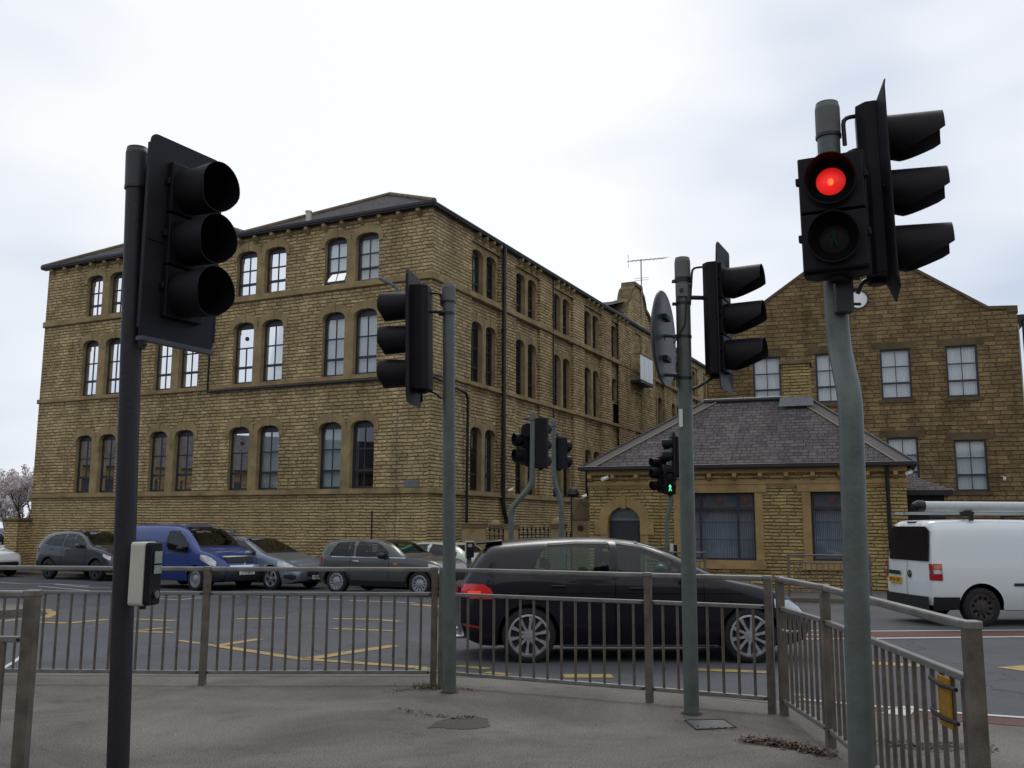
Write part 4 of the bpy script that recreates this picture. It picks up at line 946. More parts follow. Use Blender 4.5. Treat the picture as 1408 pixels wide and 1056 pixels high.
class Car:
    def __init__(s, name, label, cat, **k):
        s.k = k; s.L = k['L']; s.W = k['W']; s.root = thing(name, label, cat, (0, 0, 0), 0, k.get('group'))
        s.wr = k['wr']; s.ar = s.wr+k.get('gap', .06); s.xr = k['xr']; s.xf = k['xf']; s.sill = k.get('sill', .2); s.tum = k.get('tum', .33); s.n = k.get('n', 5.)
        s.frd, s.rrd = k.get('fr', .5), k.get('rr', .35); s.fq, s.rq = k.get('fq', .26), k.get('rq', .10)
        s.make()
    def P(s, x):
        w = s.W/2
        u = max(0, (x-(s.L-s.frd))/s.frd); v = max(0, (s.rrd-x)/s.rrd)
        return w*(1-s.fq*u**2.6)*(1-s.rq*v**2.6)
    def T(s, x): return interp(s.k['top'], x)
    def B(s, x): return min(interp(s.k['belt'], x), s.T(x)-.035)
    def zb(s, x):
        z = s.sill
        e = s.k.get('lift', .06)
        if x > s.L-.5: z += e*((x-(s.L-.5))/.5)**2
        if x < .4: z += e*((.4-x)/.4)**2*1.3
        for c in (s.xr, s.xf):
            if abs(x-c) <= s.ar: z = max(z, s.wr+math.sqrt(max(0, s.ar**2-(x-c)**2)))
        return min(z, s.B(x)-.05)
    def low(s, x, t):   # side half width factor
        f = 1-.075*max(0, (.42-t)/.42)**1.6-.03*max(0, (t-.55)/.45)**2
        return f
    def sect(s, x, n1=12, n2=26):
        zb, B, T = s.zb(x), s.B(x), s.T(x); P = s.P(x); base = s.sill
        out_ = []
        for i in range(n1):
            z = zb+(B-zb)*i/n1; t = (z-base)/(B-base+1e-6); out_.append((P*s.low(x, t), z))
        yB = P*s.low(x, 1); h = T-B; fine = []
        for k in range(161):
            th = math.pi/2*k/160
            zf = math.sin(th)**(2/s.n); z = B+h*zf
            y = (yB-s.tum*h*zf)*math.cos(th)**(2/s.n); fine.append((max(0, y), z))
        d = [0]
        for a, b in zip(fine, fine[1:]): d.append(d[-1]+math.dist(a, b))
        j = 0
        for i in range(n2+1):
            q = d[-1]*i/n2
            while j < 159 and d[j+1] < q: j += 1
            t = (q-d[j])/(d[j+1]-d[j]+1e-9); out_.append(tuple(a+(b-a)*min(1, t) for a, b in zip(fine[j], fine[j+1])))
        return out_
    def yat(s, x, z):
        B, T = s.B(x), s.T(x); P = s.P(x)
        if z <= B: return P*s.low(x, (z-s.sill)/(B-s.sill+1e-6))
        h = T-B; zf = min(.999, (z-B)/h); sn = zf**(s.n/2); return (P*s.low(x, 1)-s.tum*h*zf)*math.sqrt(max(0, 1-sn*sn))**(2/s.n)
    def zat(s, x, y):
        B, T = s.B(x), s.T(x); lo, hi = B, T; y = abs(y)
        for _ in range(30):
            m = (lo+hi)/2
            if s.yat(x, m) > y: lo = m
            else: hi = m
        return lo
    def shx(s, x, z):   # nose and tail shaping
        k = s.k; x0 = x
        if x > s.L-.5:
            u = (x-(s.L-.5))/.5; x0 -= u*u*(k.get('tuckF', .10)*max(0, (.42-z)/.25)**2+k.get('noseF', .10)*max(0, (z-.45)/.35)**1.5)
        if x < .4:
            u = (.4-x)/.4; x0 += u*u*(k.get('tuckR', .08)*max(0, (.5-z)/.3)**1.5+k.get('noseR', .06)*max(0, (z-.75)/.6))
        return x0-s.L/2
    def pt(s, x, y, z, o=0):
        sg = -1 if y < 0 else 1; return (s.shx(x, z), y+sg*o, z)
    def side(s, spec, sg, o=.004, n=5, step=.04):   # strip patch on the side: spec [(x, zl, zh)]
        xs = []
        for a, b in zip(spec, spec[1:]):
            c = max(1, int(abs(b[0]-a[0])/step)); xs += [a[0]+(b[0]-a[0])*i/c for i in range(c)]
        xs.append(spec[-1][0]); rows = []
        for x in xs:
            zl, zh = lin(spec, x); rows.append([s.pt(x, sg*(s.yat(x, zl+(zh-zl)*i/n)+o), zl+(zh-zl)*i/n) for i in range(n+1)])
        return rows
    def both(s, name, spec, mat, o=.004, par=None, sides=(-1, 1), n=5):
        r = []
        for sg in sides:
            m = MB(); m.grid(s.side(spec, sg, o, n)); r.append(m.build(name, mat, par or s.root, smooth=40))
        return r
    def toppatch(s, name, spec, mat, o=.006, par=None, n=12):  # spec [(x, yhalf)]
        rows = []; xs = []
        for a, b in zip(spec, spec[1:]):
            c = max(1, int(abs(b[0]-a[0])/.05)); xs += [a[0]+(b[0]-a[0])*i/c for i in range(c)]
        xs.append(spec[-1][0])
        for x in xs:
            yh = lin(spec, x)[0]; e = .01; sl_ = (s.T(x+e)-s.T(x-e))/(2*e); nn = math.hypot(1, sl_); r = []
            for i in range(n+1):
                y = -yh+2*yh*i/n; z = s.zat(x, y); q = s.shx(x, z); r.append((q-sl_/nn*o, y, z+o/nn))
            rows.append(r)
        m = MB(); m.grid(rows); return m.build(name, mat, par or s.root, smooth=40)
    def cap(s, name, end, spec, mat, o=.01, par=None, th=0):  # patch on the end face: spec [(y, zl, zh)]
        rows = []; x = s.L if end == 'f' else 0; sgn = 1 if end == 'f' else -1
        ys_ = []
        for a, b in zip(spec, spec[1:]):
            c = max(1, int(abs(b[0]-a[0])/.06)); ys_ += [a[0]+(b[0]-a[0])*i/c for i in range(c)]
        ys_.append(spec[-1][0])
        for y in ys_:
            zl, zh = lin(spec, y); rows.append([(s.shx(x, zl+(zh-zl)*i/5)+sgn*(o+s.bow(y, end)), y, zl+(zh-zl)*i/5) for i in range(6)])
        m = MB(); m.grid(rows); return m.build(name, mat, par or s.root, smooth=40)
    def bow(s, y, end): return s.k.get('bowF' if end == 'f' else 'bowR', .10 if end == 'f' else .05)*(1-(2*y/s.W)**2)
    def make(s):
        k = s.k; xs = set(); n = int(s.L/.045)
        for i in range(n+1): xs.add(round(s.L*i/n, 4))
        for c in (s.xr, s.xf):
            for q in range(-10, 11): xs.add(round(c+s.ar*math.sin(q*math.pi/20), 4))
            xs.add(round(c-s.ar-.004, 4)); xs.add(round(c+s.ar+.004, 4))
        for wn in k.get('windows', []):
            xs.add(wn[0][0]); xs.add(wn[-1][0])
        xs = sorted(xs); cols = [s.sect(x) for x in xs]; nr = len(cols[0])
        m = MB(); hole = []
        def inside(x, z, y, top):
            for wn in k.get('windows', []):
                if wn[0][0]-.01 <= x <= wn[-1][0]+.01 and not top:
                    zl, zh = lin(wn, x)
                    if zl-.012 <= z <= zh+.012: return True
            for key in ('screen', 'rear'):
                if key in k and k[key] and top:
                    sp = k[key]
                    if sp[0][0] <= x <= sp[-1][0] and abs(y) < lin(sp, x)[0]+.01: return True
            return False
        for sg in (-1, 1):
            i0 = len(m.v)
            for x, col in zip(xs, cols):
                for y, z in col: m.v.append((s.shx(x, z), sg*y, z))
            for i in range(len(xs)-1):
                for j in range(nr-1):
                    xc = (xs[i]+xs[i+1])/2; p, q = cols[i][j], cols[i][j+1]; zc = (p[1]+q[1]+cols[i+1][j][1]+cols[i+1][j+1][1])/4; yc = (p[0]+q[0])/2
                    hB = s.B(xc); hT = s.T(xc)
                    ontop = yc < s.yat(xc, hB+(hT-hB)*.93)+.0 and j > 12
                    if j >= 12 and inside(xc, zc, yc, ontop): continue
                    m.idx((i0+i*nr+j, i0+(i+1)*nr+j, i0+(i+1)*nr+j+1, i0+i*nr+j+1))
        # end caps, bowed
        for end, ci in (('r', 0), ('f', len(xs)-1)):
            x = xs[ci]; rows = []
            for y, z in cols[ci]:
                sgn = 1 if end == 'f' else -1
                rows.append([(s.shx(x, z)+sgn*s.bow(y*t, end)*(1-abs(t)**2.5), y*t, z) for t in [-1+2*q/16 for q in range(17)]])
            if end == 'r' and k.get('rearcap'):
                rc_ = k['rearcap']
                i0 = len(m.v)
                for row in rows: m.v += row
                for a in range(len(rows)-1):
                    for b in range(16):
                        zc = (rows[a][b][2]+rows[a+1][b][2])/2; yc = (rows[a][b][1]+rows[a][b+1][1])/2
                        m.idx((i0+a*17+b, i0+a*17+b+1, i0+(a+1)*17+b+1, i0+(a+1)*17+b))
            else: m.grid(rows)
        s.body = m.build('body', k['paint'], s.root, smooth=38)
        # wheel arch liners
        for c in (s.xr, s.xf):
            for sg in (-1, 1):
                m = MB(); rows = []
                for q in range(0, 25):
                    t = math.pi*q/24; x = c+s.ar*math.cos(t); z = s.wr+s.ar*math.sin(t); y = s.yat(x, z)
                    rows.append([(s.shx(x, z), sg*(y-.002), z), (s.shx(x, z), sg*(y-.34), z)])
                rows = [[(rows[0][j][0], rows[0][j][1], s.sill) for j in (0, 1)]]+rows+[[(rows[-1][j][0], rows[-1][j][1], s.sill) for j in (0, 1)]]
                m.grid(rows); a = m.build('wheel_arch', BLKI, s.root, smooth=40)
                if k.get('archtrim'):
                    m = MB(); rows = []
                    for q in range(0, 25):
                        t = math.pi*q/24-.0; r = []
                        for e in (0, .03, .06):
                            x = c+(s.ar+e)*math.cos(t); z = s.wr+(s.ar+e)*math.sin(t); r.append((s.shx(x, z), sg*(s.yat(x, z)+.012 if e < .05 else s.yat(x, z)+.001), z))
                        rows.append(r)
                    m.grid(rows); m.build('wheel_arch_trim', TRIM, s.root, smooth=40)
        m = MB(); w2 = s.W/2-.30
        m.box(.25-s.L/2, s.L/2-.35, -w2, w2, s.sill-.02, .62); m.box(s.xr+s.ar+.05-s.L/2, s.xf-s.ar-.05-s.L/2, -s.W/2+.08, s.W/2-.08, s.sill-.01, .5)
        m.build('underbody', BLKI, s.root)
        for wn in k.get('windows', []):
            for sg in (-1, 1):
                m = MB(); m.grid(s.side(wn, sg, .002)); m.build('side_window', k.get('glass', CARGL), s.root, smooth=40)
                m = MB(); f = .022
                m.grid(s.side([(x, zh-.004, zh+f) for x, zl, zh in wn], sg, .006, 1)); m.grid(s.side([(x, zl-f-.008, zl+.006) for x, zl, zh in wn], sg, .006, 1))
                a, b = wn[0], wn[-1]
                m.grid(s.side([(a[0]-f, a[1]-f, a[2]+f), (a[0]+.004, a[1]-f, a[2]+f)], sg, .006, 3)); m.grid(s.side([(b[0]-.004, b[1]-f, b[2]+f), (b[0]+f, b[1]-f, b[2]+f)], sg, .006, 3))
                m.build('window_seal', k.get('seal', TRIM), s.root, smooth=40)
        for key, nm in (('screen', 'windscreen'), ('rear', 'rear_window')):
            if k.get(key):
                sp = k[key]; s.toppatch(nm, sp, k.get('glass', CARGL), .003)
                m = MB(); rows = []
                for a, b in (((sp[0][0]-.035, sp[0][1]), (sp[0][0]+.008, sp[0][1])), ((sp[-1][0]-.008, sp[-1][1]), (sp[-1][0]+.035, sp[-1][1]))):
                    s.toppatch('screen_seal', [a, b], TRIM, .006)
        # wheels
        for c in (s.xr, s.xf):
            for sg in (-1, 1): s.wheel(c-s.L/2, sg*(s.P(c)-.115), sg)
        # seats
        if k.get('seats', True):
            for sx in k.get('seatx', (s.L*.52,)):
                for sy in (-.36, .36):
                    m = MB(); m.box(sx-s.L/2-.22, sx-s.L/2+.28, sy-.24, sy+.24, .32, .62); m.box(sx-s.L/2-.34, sx-s.L/2-.2, sy-.24, sy+.24, .55, 1.12); m.box(sx-s.L/2-.36, sx-s.L/2-.27, sy-.12, sy+.12, 1.14, 1.30)
                    m.build('seat', SEATM, s.root, bevel=.04)
            if k.get('bench', True):
                sx = s.L*.52-.85; m = MB(); m.box(sx-s.L/2-.2, sx-s.L/2+.25, -.6, .6, .35, .62); m.box(sx-s.L/2-.32, sx-s.L/2-.18, -.6, .6, .55, 1.05)
                for q in (-.38, .38): m.box(sx-s.L/2-.34, sx-s.L/2-.26, q-.11, q+.11, 1.06, 1.2)
                m.build('rear_seat', SEATM, s.root, bevel=.04)
            m = MB(); m.box(s.xf-.75-s.L/2, s.xf-.35-s.L/2, -.66, .66, .6, .90); m.build('dashboard', SEATM, s.root, bevel=.04)
        if k.get('mirror'):
            mx_, mz = k['mirror']
            for sg in (-1, 1):
                y = s.yat(mx_, mz); m = MB(); m.grid([[(mx_-s.L/2-.08+.10*math.cos(t)*math.sin(p)*1., sg*(y+.12+.12*math.cos(p)), mz+.02+.08*math.sin(t)*math.sin(p)) for t in [2*math.pi*q/12 for q in range(13)]] for p in [math.pi*q/8 for q in range(9)]])
                m.build('door_mirror', k.get('mirmat', k['paint']), s.root, smooth=50)
                m = MB(); m.box(mx_-s.L/2-.06, mx_-s.L/2+.0, sg*(y-.02) if sg > 0 else -(y+.05), sg*(y+.05) if sg > 0 else -(y-.02), mz-.05, mz-.0); m.build('mirror_arm', TRIM, s.root)
        for dx, z0, z1 in k.get('seams', []): s.both('door_gap', [(dx-.006, z0, z1), (dx+.006, z0, z1)], BLKI, .0015, n=10)
        for x0, x1, z in k.get('lines', []): s.both('crease_shade_line', [(x0, z-.004, z+.004), (x1, z-.004, z+.004)], BLKI, .001, n=1)  # flat black line painted along the side as the shade of a crease
        for hx, hz in k.get('handles', []):
            for sg in (-1, 1):
                y = s.yat(hx, hz); m = MB(); m.tube([(hx-s.L/2-.09, sg*(y+.005), hz), (hx-s.L/2-.06, sg*(y+.035), hz+.005), (hx-s.L/2+.06, sg*(y+.035), hz+.005), (hx-s.L/2+.09, sg*(y+.005), hz)], .013, 8); m.build('door_handle', k.get('hmat', k['paint']), s.root, smooth=50)
    def wheel(s, x, y, sg):
        r = s.wr; w = .10; o = thing_part('wheel', s.root, (x, y, r))
        rf = s.k.get('rimf', .70); prof = [(r*(rf-.02), -w*.85), (r*(rf+.02), -w), (r*.93, -w*.98), (r*.985, -w*.8), (r, -w*.4), (r, w*.4), (r*.985, w*.8), (r*.93, w*.98), (r*(rf+.02), w), (r*(rf-.02), w*.85)]
        nseg = 40
        rows = [[(a*math.cos(t), sg*b, a*math.sin(t)) for t in [2*math.pi*q/nseg for q in range(nseg+1)]] for a, b in prof]
        m = MB(); m.grid(rows); o2 = m.build('wheel', RUB, s.root, smooth=45, loc=(x, y, r))
        st = s.k.get('rim', 'spoke'); mat = s.k.get('rimmat', ALLOY); ns = s.k.get('spokes', 10); rr = r*rf; yo = w*.9
        m = MB(); rows = [[(a*math.cos(t), sg*b, a*math.sin(t)) for t in [2*math.pi*q/nseg for q in range(nseg+1)]] for a, b in [(rr, yo-.07), (rr*.99, yo), (rr*.90, yo+.004), (rr*.86, yo-.02), (rr*.84, yo-.08)]]
        m.grid(rows)
        if st == 'spoke' or st == 'twin':
            for i in range(ns):
                for dq in ((0,) if st == 'spoke' else (-.16, .16)):
                    t = 2*math.pi*i/ns+.2; c, d = math.cos(t), math.sin(t); px, pz = -d, c
                    w0, w1_ = (.013, .024) if st == 'spoke' else (.016, .022)
                    if ns <= 5 and st == 'spoke': w0, w1_ = .035, .05
                    P = []
                    for q, ww, yy in ((.12, w1_*.9, yo-.012), (.5, w0, yo-.006), (.92, w1_, yo-.008)):
                        off = dq*rr*(q*.9 if st == 'twin' else 0)
                        bx_, bz = c*rr*q+px*off, d*rr*q+pz*off; P.append(((bx_+px*ww, bz+pz*ww), (bx_-px*ww, bz-pz*ww), yy))
                    for a, b in zip(P, P[1:]):
                        F1 = [(a[0][0], sg*a[2], a[0][1]), (a[1][0], sg*a[2], a[1][1]), (b[1][0], sg*b[2], b[1][1]), (b[0][0], sg*b[2], b[0][1])]
                        m.face(F1)
                        for u, v in ((0, 3), (1, 2)): m.face([F1[u], F1[v], (F1[v][0], F1[v][1]-sg*.035, F1[v][2]), (F1[u][0], F1[u][1]-sg*.035, F1[u][2])])
        else:  # steel disc / cover with holes
            nh = s.k.get('spokes', 12)
            def ring(a, b, ya, yb): m.grid([[(q*math.cos(t), sg*yy, q*math.sin(t)) for t in [2*math.pi*e/nseg for e in range(nseg+1)]] for q, yy in ((a, ya), (b, yb))])
            ring(rr*.92, rr*.80, yo-.01, yo-.005); ring(rr*.55, rr*.3, yo-.02, yo+.002); ring(rr*.3, rr*.02, yo+.002, yo+.006)
            for i in range(nh):
                t0 = 2*math.pi*i/nh; t1 = t0+math.pi/nh*1.05
                m.face([(q*math.cos(t), sg*yy, q*math.sin(t)) for q, t, yy in ((rr*.55, t0, yo-.02), (rr*.80, t0-.03, yo-.005), (rr*.80, t1+.03, yo-.005), (rr*.55, t1, yo-.02))])
        m.tube([(0, sg*(yo-.03), 0), (0, sg*(yo+.008), 0)], rr*.16, 16)
        m.build('rim', mat, o2, smooth=30)
        m = MB(); m.tube([(0, sg*(yo-.085), 0), (0, sg*(yo-.075), 0)], rr*.98, 24)
        m.build('brake_disc', simple('brake_disc', (.035, .035, .038), .6), o2)
    def place(s, x, y, ang, lx, ly):   # local point (lx,ly) on the ground goes to world (x,y)
        c, d = math.cos(ang), math.sin(ang); lx -= s.L/2
        X, Y = x-(c*lx-d*ly), y-(d*lx+c*ly)
        f = road(Y+d)-road(Y-d); s.root.location = (X, Y, road(Y)+.004); s.root.rotation_euler = (0, 0, ang)
        return s
    def plate(s, end, z, txt, mat, y=0, w=.52, o=.02, ink=INK):
        x = s.L if end == 'f' else 0; sgn = 1 if end == 'f' else -1
        X = s.shx(x, z)+sgn*(s.bow(y, end)+o); m = MB(); m.box(X-.006, X+.006, y-w/2, y+w/2, z-.055, z+.055); p = m.build('number_plate', mat, s.root)
        if txt: text_mesh(txt, .095, ink, p, (X+sgn*.009, y, z), (math.pi/2, 0, sgn*math.pi/2), 'plate_lettering')
def thing_part(*a): return None

# --- black hatchback on the near carriageway
bp_ = simple('dark_navy_car_paint', (.005, .004, .010), .32, .0, coat=.35, spec=.3)
g = Car('hatchback', 'black five door hatchback passing close behind the guardrail, red tail lamps lit', 'car', L=4.26, W=1.80, wr=.325, xr=.82, xf=3.48, paint=bp_, sill=.20, fr=.75, fq=.30, rr=.5, rq=.17, tuckR=.10, noseR=.02,
        top=[(0, .90), (.05, 1.02), (.24, 1.30), (.36, 1.40), (.6, 1.43), (1.1, 1.465), (1.6, 1.475), (2.05, 1.45), (2.45, 1.36), (3.10, 1.05), (3.24, 1.0), (3.6, .93), (3.95, .82), (4.15, .70), (4.26, .60)],
        belt=[(0, .86), (.3, .97), (1.0, .98), (2.2, .955), (3.05, .93), (3.5, .84), (4.0, .70), (4.26, .52)],
        windows=[[(.88, 1.05, 1.12), (.96, 1.02, 1.30), (1.06, 1.02, 1.385), (1.4, 1.015, 1.41), (1.80, 1.01, 1.41)], [(1.90, 1.01, 1.41), (2.2, 1.0, 1.365), (2.45, .995, 1.27), (2.78, .985, 1.12), (2.96, .985, 1.03)]],
        screen=[(2.18, .56), (3.02, .66)], rear=[(.06, .55), (.30, .50)], mirror=(2.82, 1.0), seams=[(1.86, .32, .99), (2.93, .45, .9)], handles=[(1.18, .90), (2.12, .875)], lines=[(.7, 3.4, .82)],
        spokes=10, rimf=.77, seatx=(2.15,), gap=.045, bowR=.10)
p0, p1 = gnd(727, 911), gnd(1035, 911)
an = math.atan2(p1.y-p0.y, p1.x-p0.x)-R(.5)
g.place(p0.x, p0.y+.02, an, .82, -g.P(.82)+.1)
s_ = g.both('tail_lamp', [(0.0, .77, .92), (.12, .755, .925), (.28, .75, .92), (.36, .75, .87), (.40, .75, .78)], REDLIT, .008)
for o_ in s_: pass
for sg in (-1, 1):
    m = MB(); m.grid(g.side([(.08, .80, .84), (.24, .80, .845)], sg, .014, 2)); m.build('brake_bulb', REDHOT, s_[0 if sg < 0 else 1])
g.cap('tail_lamp', 'r', [(-.72, .76, .90), (-.40, .78, .88)], REDLIT, .012); g.cap('tail_lamp', 'r', [(.40, .78, .88), (.72, .76, .90)], REDLIT, .012)
g.both('rear_reflector', [(.02, .43, .46), (.26, .40, .425)], REDL, .01)
m = MB(); m.box(.17, .50, -.56, .56, 1.385, 1.41, lambda x, y, z: (x-2.13, y, z+.03*((x-.17)/.33))); m.build('spoiler', bp_, g.root, bevel=.01)
g.both('sill_trim', [(1.2, .205, .215), (3.1, .205, .215)], CHROME, .004); g.both('headlamp', [(3.78, .66, .76), (4.0, .60, .74), (4.26, .52, .60)], CLEAR, .008)
for sg in (-1, 1):
    m = MB(); m.tube([(-2.13-.08, sg*.42, .27), (-1.98, sg*.42, .27)], .05, 14, flat=.6); m.build('exhaust', CHROME, g.root, smooth=40)
g.plate('r', .62, '', PLY)
m = MB(); m.tube([(.55+.17*math.sin(0), .36, .92)]+[(.62+.05*math.cos(t), .36+.17*math.cos(t), .98+.17*math.sin(t)) for t in [2*math.pi*q/16 for q in range(17)]], .015, 6); m.build('steering_wheel', TRIM, g.root, smooth=50)

# --- white panel van
wp = car_paint('white_van_paint', (.74, .78, .79), 0, .35)
v = Car('panel_van', 'white panel van with roof tube and ladder rack driving away at right', 'van', L=4.40, W=1.79, wr=.33, xr=.84, xf=3.52, paint=wp, sill=.28, fr=.6, rr=.16, rq=.075, gap=.075, tum=.13, n=7, tuckR=.0, noseR=.05, bowR=.035,
        top=[(0, 1.70), (.05, 1.775), (.22, 1.81), (1.2, 1.83), (2.1, 1.82), (2.5, 1.76), (3.2, 1.25), (3.4, 1.12), (3.9, 1.02), (4.25, .85), (4.4, .62)],
        belt=[(0, 1.06), (1.5, 1.06), (3.0, 1.02), (3.4, 1.0), (3.9, .86), (4.4, .5)],
        windows=[[(2.2, 1.1, 1.6), (2.6, 1.08, 1.6), (2.95, 1.07, 1.33), (3.1, 1.07, 1.2)]], screen=[(2.6, .58), (3.3, .68)], glass=DARKGL, mirror=(3.05, 1.12), rim='disc', rimmat=simple('rusty_steel_wheel', (.045, .036, .032), .7, noise=.4), spokes=10,
        seams=[(2.08, .40, 1.7), (3.1, .5, 1.0)], handles=[(2.25, .95)], bench=False, mirmat=TRIM)
p0 = gnd(1342, 861); v.place(p0.x+.09, p0.y, R(4.3), .84, -v.P(.84)+.1)
v.cap('rear_window', 'r', [(-.72, 1.10, 1.62), (-.60, 1.10, 1.70), (.60, 1.10, 1.70), (.72, 1.10, 1.62)], simple('black_rear_glass', (.008, .008, .012), .12, spec=.25), .014)
v.cap('rear_window_void', 'r', [(-.70, 1.11, 1.61), (-.60, 1.11, 1.69), (.60, 1.11, 1.69), (.70, 1.11, 1.61)], BLKI, .008)
v.cap('door_gap', 'r', [(-.006, .42, 1.09), (.006, .42, 1.09)], simple('grey_gap', (.12, .13, .14), .8), .011)
v.cap('handle_panel', 'r', [(.22, .83, .90), (.70, .83, .90)], TRIM, .03)
o_ = v.cap('bumper', 'r', [(-.78, .25, .50), (0, .25, .50), (.78, .25, .50)], TRIM, .05)
v.both('bumper', [(-.0, .26, .50), (.44, .29, .50)], TRIM, .02); v.both('side_rubbing_strip', [(1.42, .685, .735), (3.0, .685, .735)], TRIM, .014)
m = MB(); 
v.plate('r', .73, 'YK10 LVD', PLY, y=.44, w=.50, o=.02)
for sg in (-1, 1):
    m = MB(); a = v.side([(.005, .78, 1.06), (.15, .78, 1.06)], sg, .012); m.grid(a); X = v.shx(0, .9); y0 = v.yat(0.005, .9)
    m.grid([[(X-.035, sg*(y0-.05), z), (X-.035, sg*(y0-.0), z), (a[0][0][0], sg*(abs(a[0][0][1])), z)] for z in (.78, .87, .96, 1.06)])
    tl = m.build('tail_lamp', REDL, v.root, smooth=40)
    m = MB(); m.grid(v.side([(.01, .89, .96), (.145, .89, .96)], sg, .018)); m.grid([[(X-.041, sg*(y0-.045), z), (X-.041, sg*y0, z)] for z in (.89, .96)]); m.build('reversing_lamp', CLEAR, tl)
    m = MB(); m.grid(v.side([(.015, .975, 1.04), (.14, .975, 1.04)], sg, .018)); m.build('indicator_lamp', ORL, tl)
# ring emblem on the rear door
X = v.shx(0, .86)-.036-.012; m = MB(); cy, cz = -.10, .86; r = .062
m.tube([(X, cy+r*math.cos(t), cz+r*math.sin(t)) for t in [2*math.pi*q/20 for q in range(21)]], .008, 6, cap=False)
for P_ in ([(-.028, .054), (0, .008), (.028, .054)], [(-.055, .02), (-.025, -.052), (0, -.002), (.025, -.052), (.055, .02)]): m.tube([(X, cy-a, cz+b) for a, b in P_], .007, 6)
m.build('emblem', TRIM, v.root, smooth=50)
m = MB(); X = v.shx(.1, 1.79)-.05; m.box(X, X+.06, -.16, .16, 1.755, 1.79); m.build('high_brake_lamp', simple('dull_purple_lens', (.10, .015, .05), .4), v.root, bevel=.01)
# roof load
m = MB(); m.tube([(-2.33, -.52, 2.06), (-2.24, -.52, 2.06)], [.045, .09], 16); m.tube([(-2.24, -.52, 2.06), (-2.12, -.52, 2.055)], .097, 16); o_ = m.build('tube_end_cap', TRIM, None, smooth=40)
tb = thing('roof_tube', 'long pale grey carrying tube with black end cap strapped on the white van roof rack', 'tube', v.root.location, v.root.rotation_euler.z); o_.parent = tb
m = MB(); m.tube([(-2.12, -.52, 2.05), (1.6, -.52, 2.05)], .09, 24); m.build('tube_body', simple('pale_grey_plastic', (.50, .54, .54), .45, noise=.08), tb, smooth=40)
rk = MB()
for x in (-1.35, .05, 1.3):
    rk.box(x-.02, x+.02, -.72, .72, 1.875, 1.91)
    for y in (-.68, .68): rk.box(x-.03, x+.03, y-.03, y+.03, 1.80, 1.88)
    rk.box(x-.06, x+.10, -.62, -.42, 1.91, 1.96)
rk.build('roof_rack', TRIM, v.root)
rk = MB()
for y in (.05, .42): rk.box(-2.2, 1.4, y-.03, y+.03, 1.915, 1.96)
for k_ in range(12): rk.tube([(-1.8+k_*.28, .05, 1.94), (-1.8+k_*.28, .42, 1.94)], .015, 6)
ld = rk.build('ladder', simple('ladder_aluminium', (.4, .42, .43), .4, metal=.5), None); ld.location = v.root.location; ld.rotation_euler = v.root.rotation_euler; tag(ld, 'aluminium ladder lying on the roof rack of the white van', 'ladder')

# --- cars at the far kerb
PK = 'cars lined up in front of the mill'
mp_ = car_paint('grey_mini_paint', (.082, .088, .086), .3, .3)
mi = Car('small_hatchback', 'grey three door small hatchback with black sills and silver wheels before the mill corner', 'car', group=PK, L=3.82, W=1.72, wr=.315, xr=.62, xf=3.12, paint=mp_, sill=.22, fr=.45, fq=.22, rr=.4, rq=.13, tum=.22, n=6, archtrim=True,
         top=[(0, .95), (.03, 1.05), (.14, 1.28), (.28, 1.375), (.9, 1.41), (1.6, 1.405), (2.0, 1.36), (2.55, 1.05), (2.66, .99), (3.1, .96), (3.45, .89), (3.7, .76), (3.82, .62)],
         belt=[(0, .88), (.5, .94), (2.6, .92), (3.2, .88), (3.6, .76), (3.82, .52)],
         windows=[[(.42, .99, 1.02), (.56, .985, 1.25), (.62, .985, 1.30), (1.10, .98, 1.315)], [(1.22, .98, 1.315), (1.75, .975, 1.305), (1.95, .975, 1.24), (2.15, .975, 1.08)]],
         screen=[(1.92, .50), (2.56, .62)], rear=[(.05, .5), (.20, .46)], mirror=(2.12, .98), seams=[(1.05, .3, .95), (2.22, .35, .9)], handles=[(1.22, .84)], hmat=CHROME, rim='disc', spokes=12, rimmat=GREYW, mirmat=TRIM, bench=True)
p0, p1 = gnd(463, 816), gnd(580, 820); an = math.atan2(p1.y-p0.y, p1.x-p0.x); mi.place((p0.x+p1.x)/2, (p0.y+p1.y)/2, an, (mi.xr+mi.xf)/2, -.75)
AD = math.atan2(-FA.d[1], -FA.d[0])
mi.both('roof_band', [(.30, 1.335, 1.365), (1.0, 1.355, 1.385), (1.7, 1.35, 1.38), (1.95, 1.31, 1.34)], simple('pale_roof_paint', (.12, .13, .13), .3, coat=1), .006)
mi.both('chrome_beltline', [(.45, .945, .96), (2.7, .94, .955)], CHROME, .006); mi.both('sill_trim', [(1.0, .225, .36), (2.7, .225, .36)], TRIM, .008)
mi.both('tail_lamp', [(.0, .74, .94), (.12, .74, .93)], REDL, .01); mi.both('headlamp', [(3.38, .66, .82), (3.55, .62, .80), (3.74, .58, .72)], CLEAR, .01); mi.both('side_repeater', [(2.36, .77, .82), (2.47, .77, .82)], ORL, .01)
mi.both('bumper', [(3.5, .30, .50), (3.82, .33, .5)], TRIM, .012); mi.cap('grille', 'f', [(-.45, .36, .60), (.45, .36, .60)], TRIM, .012)

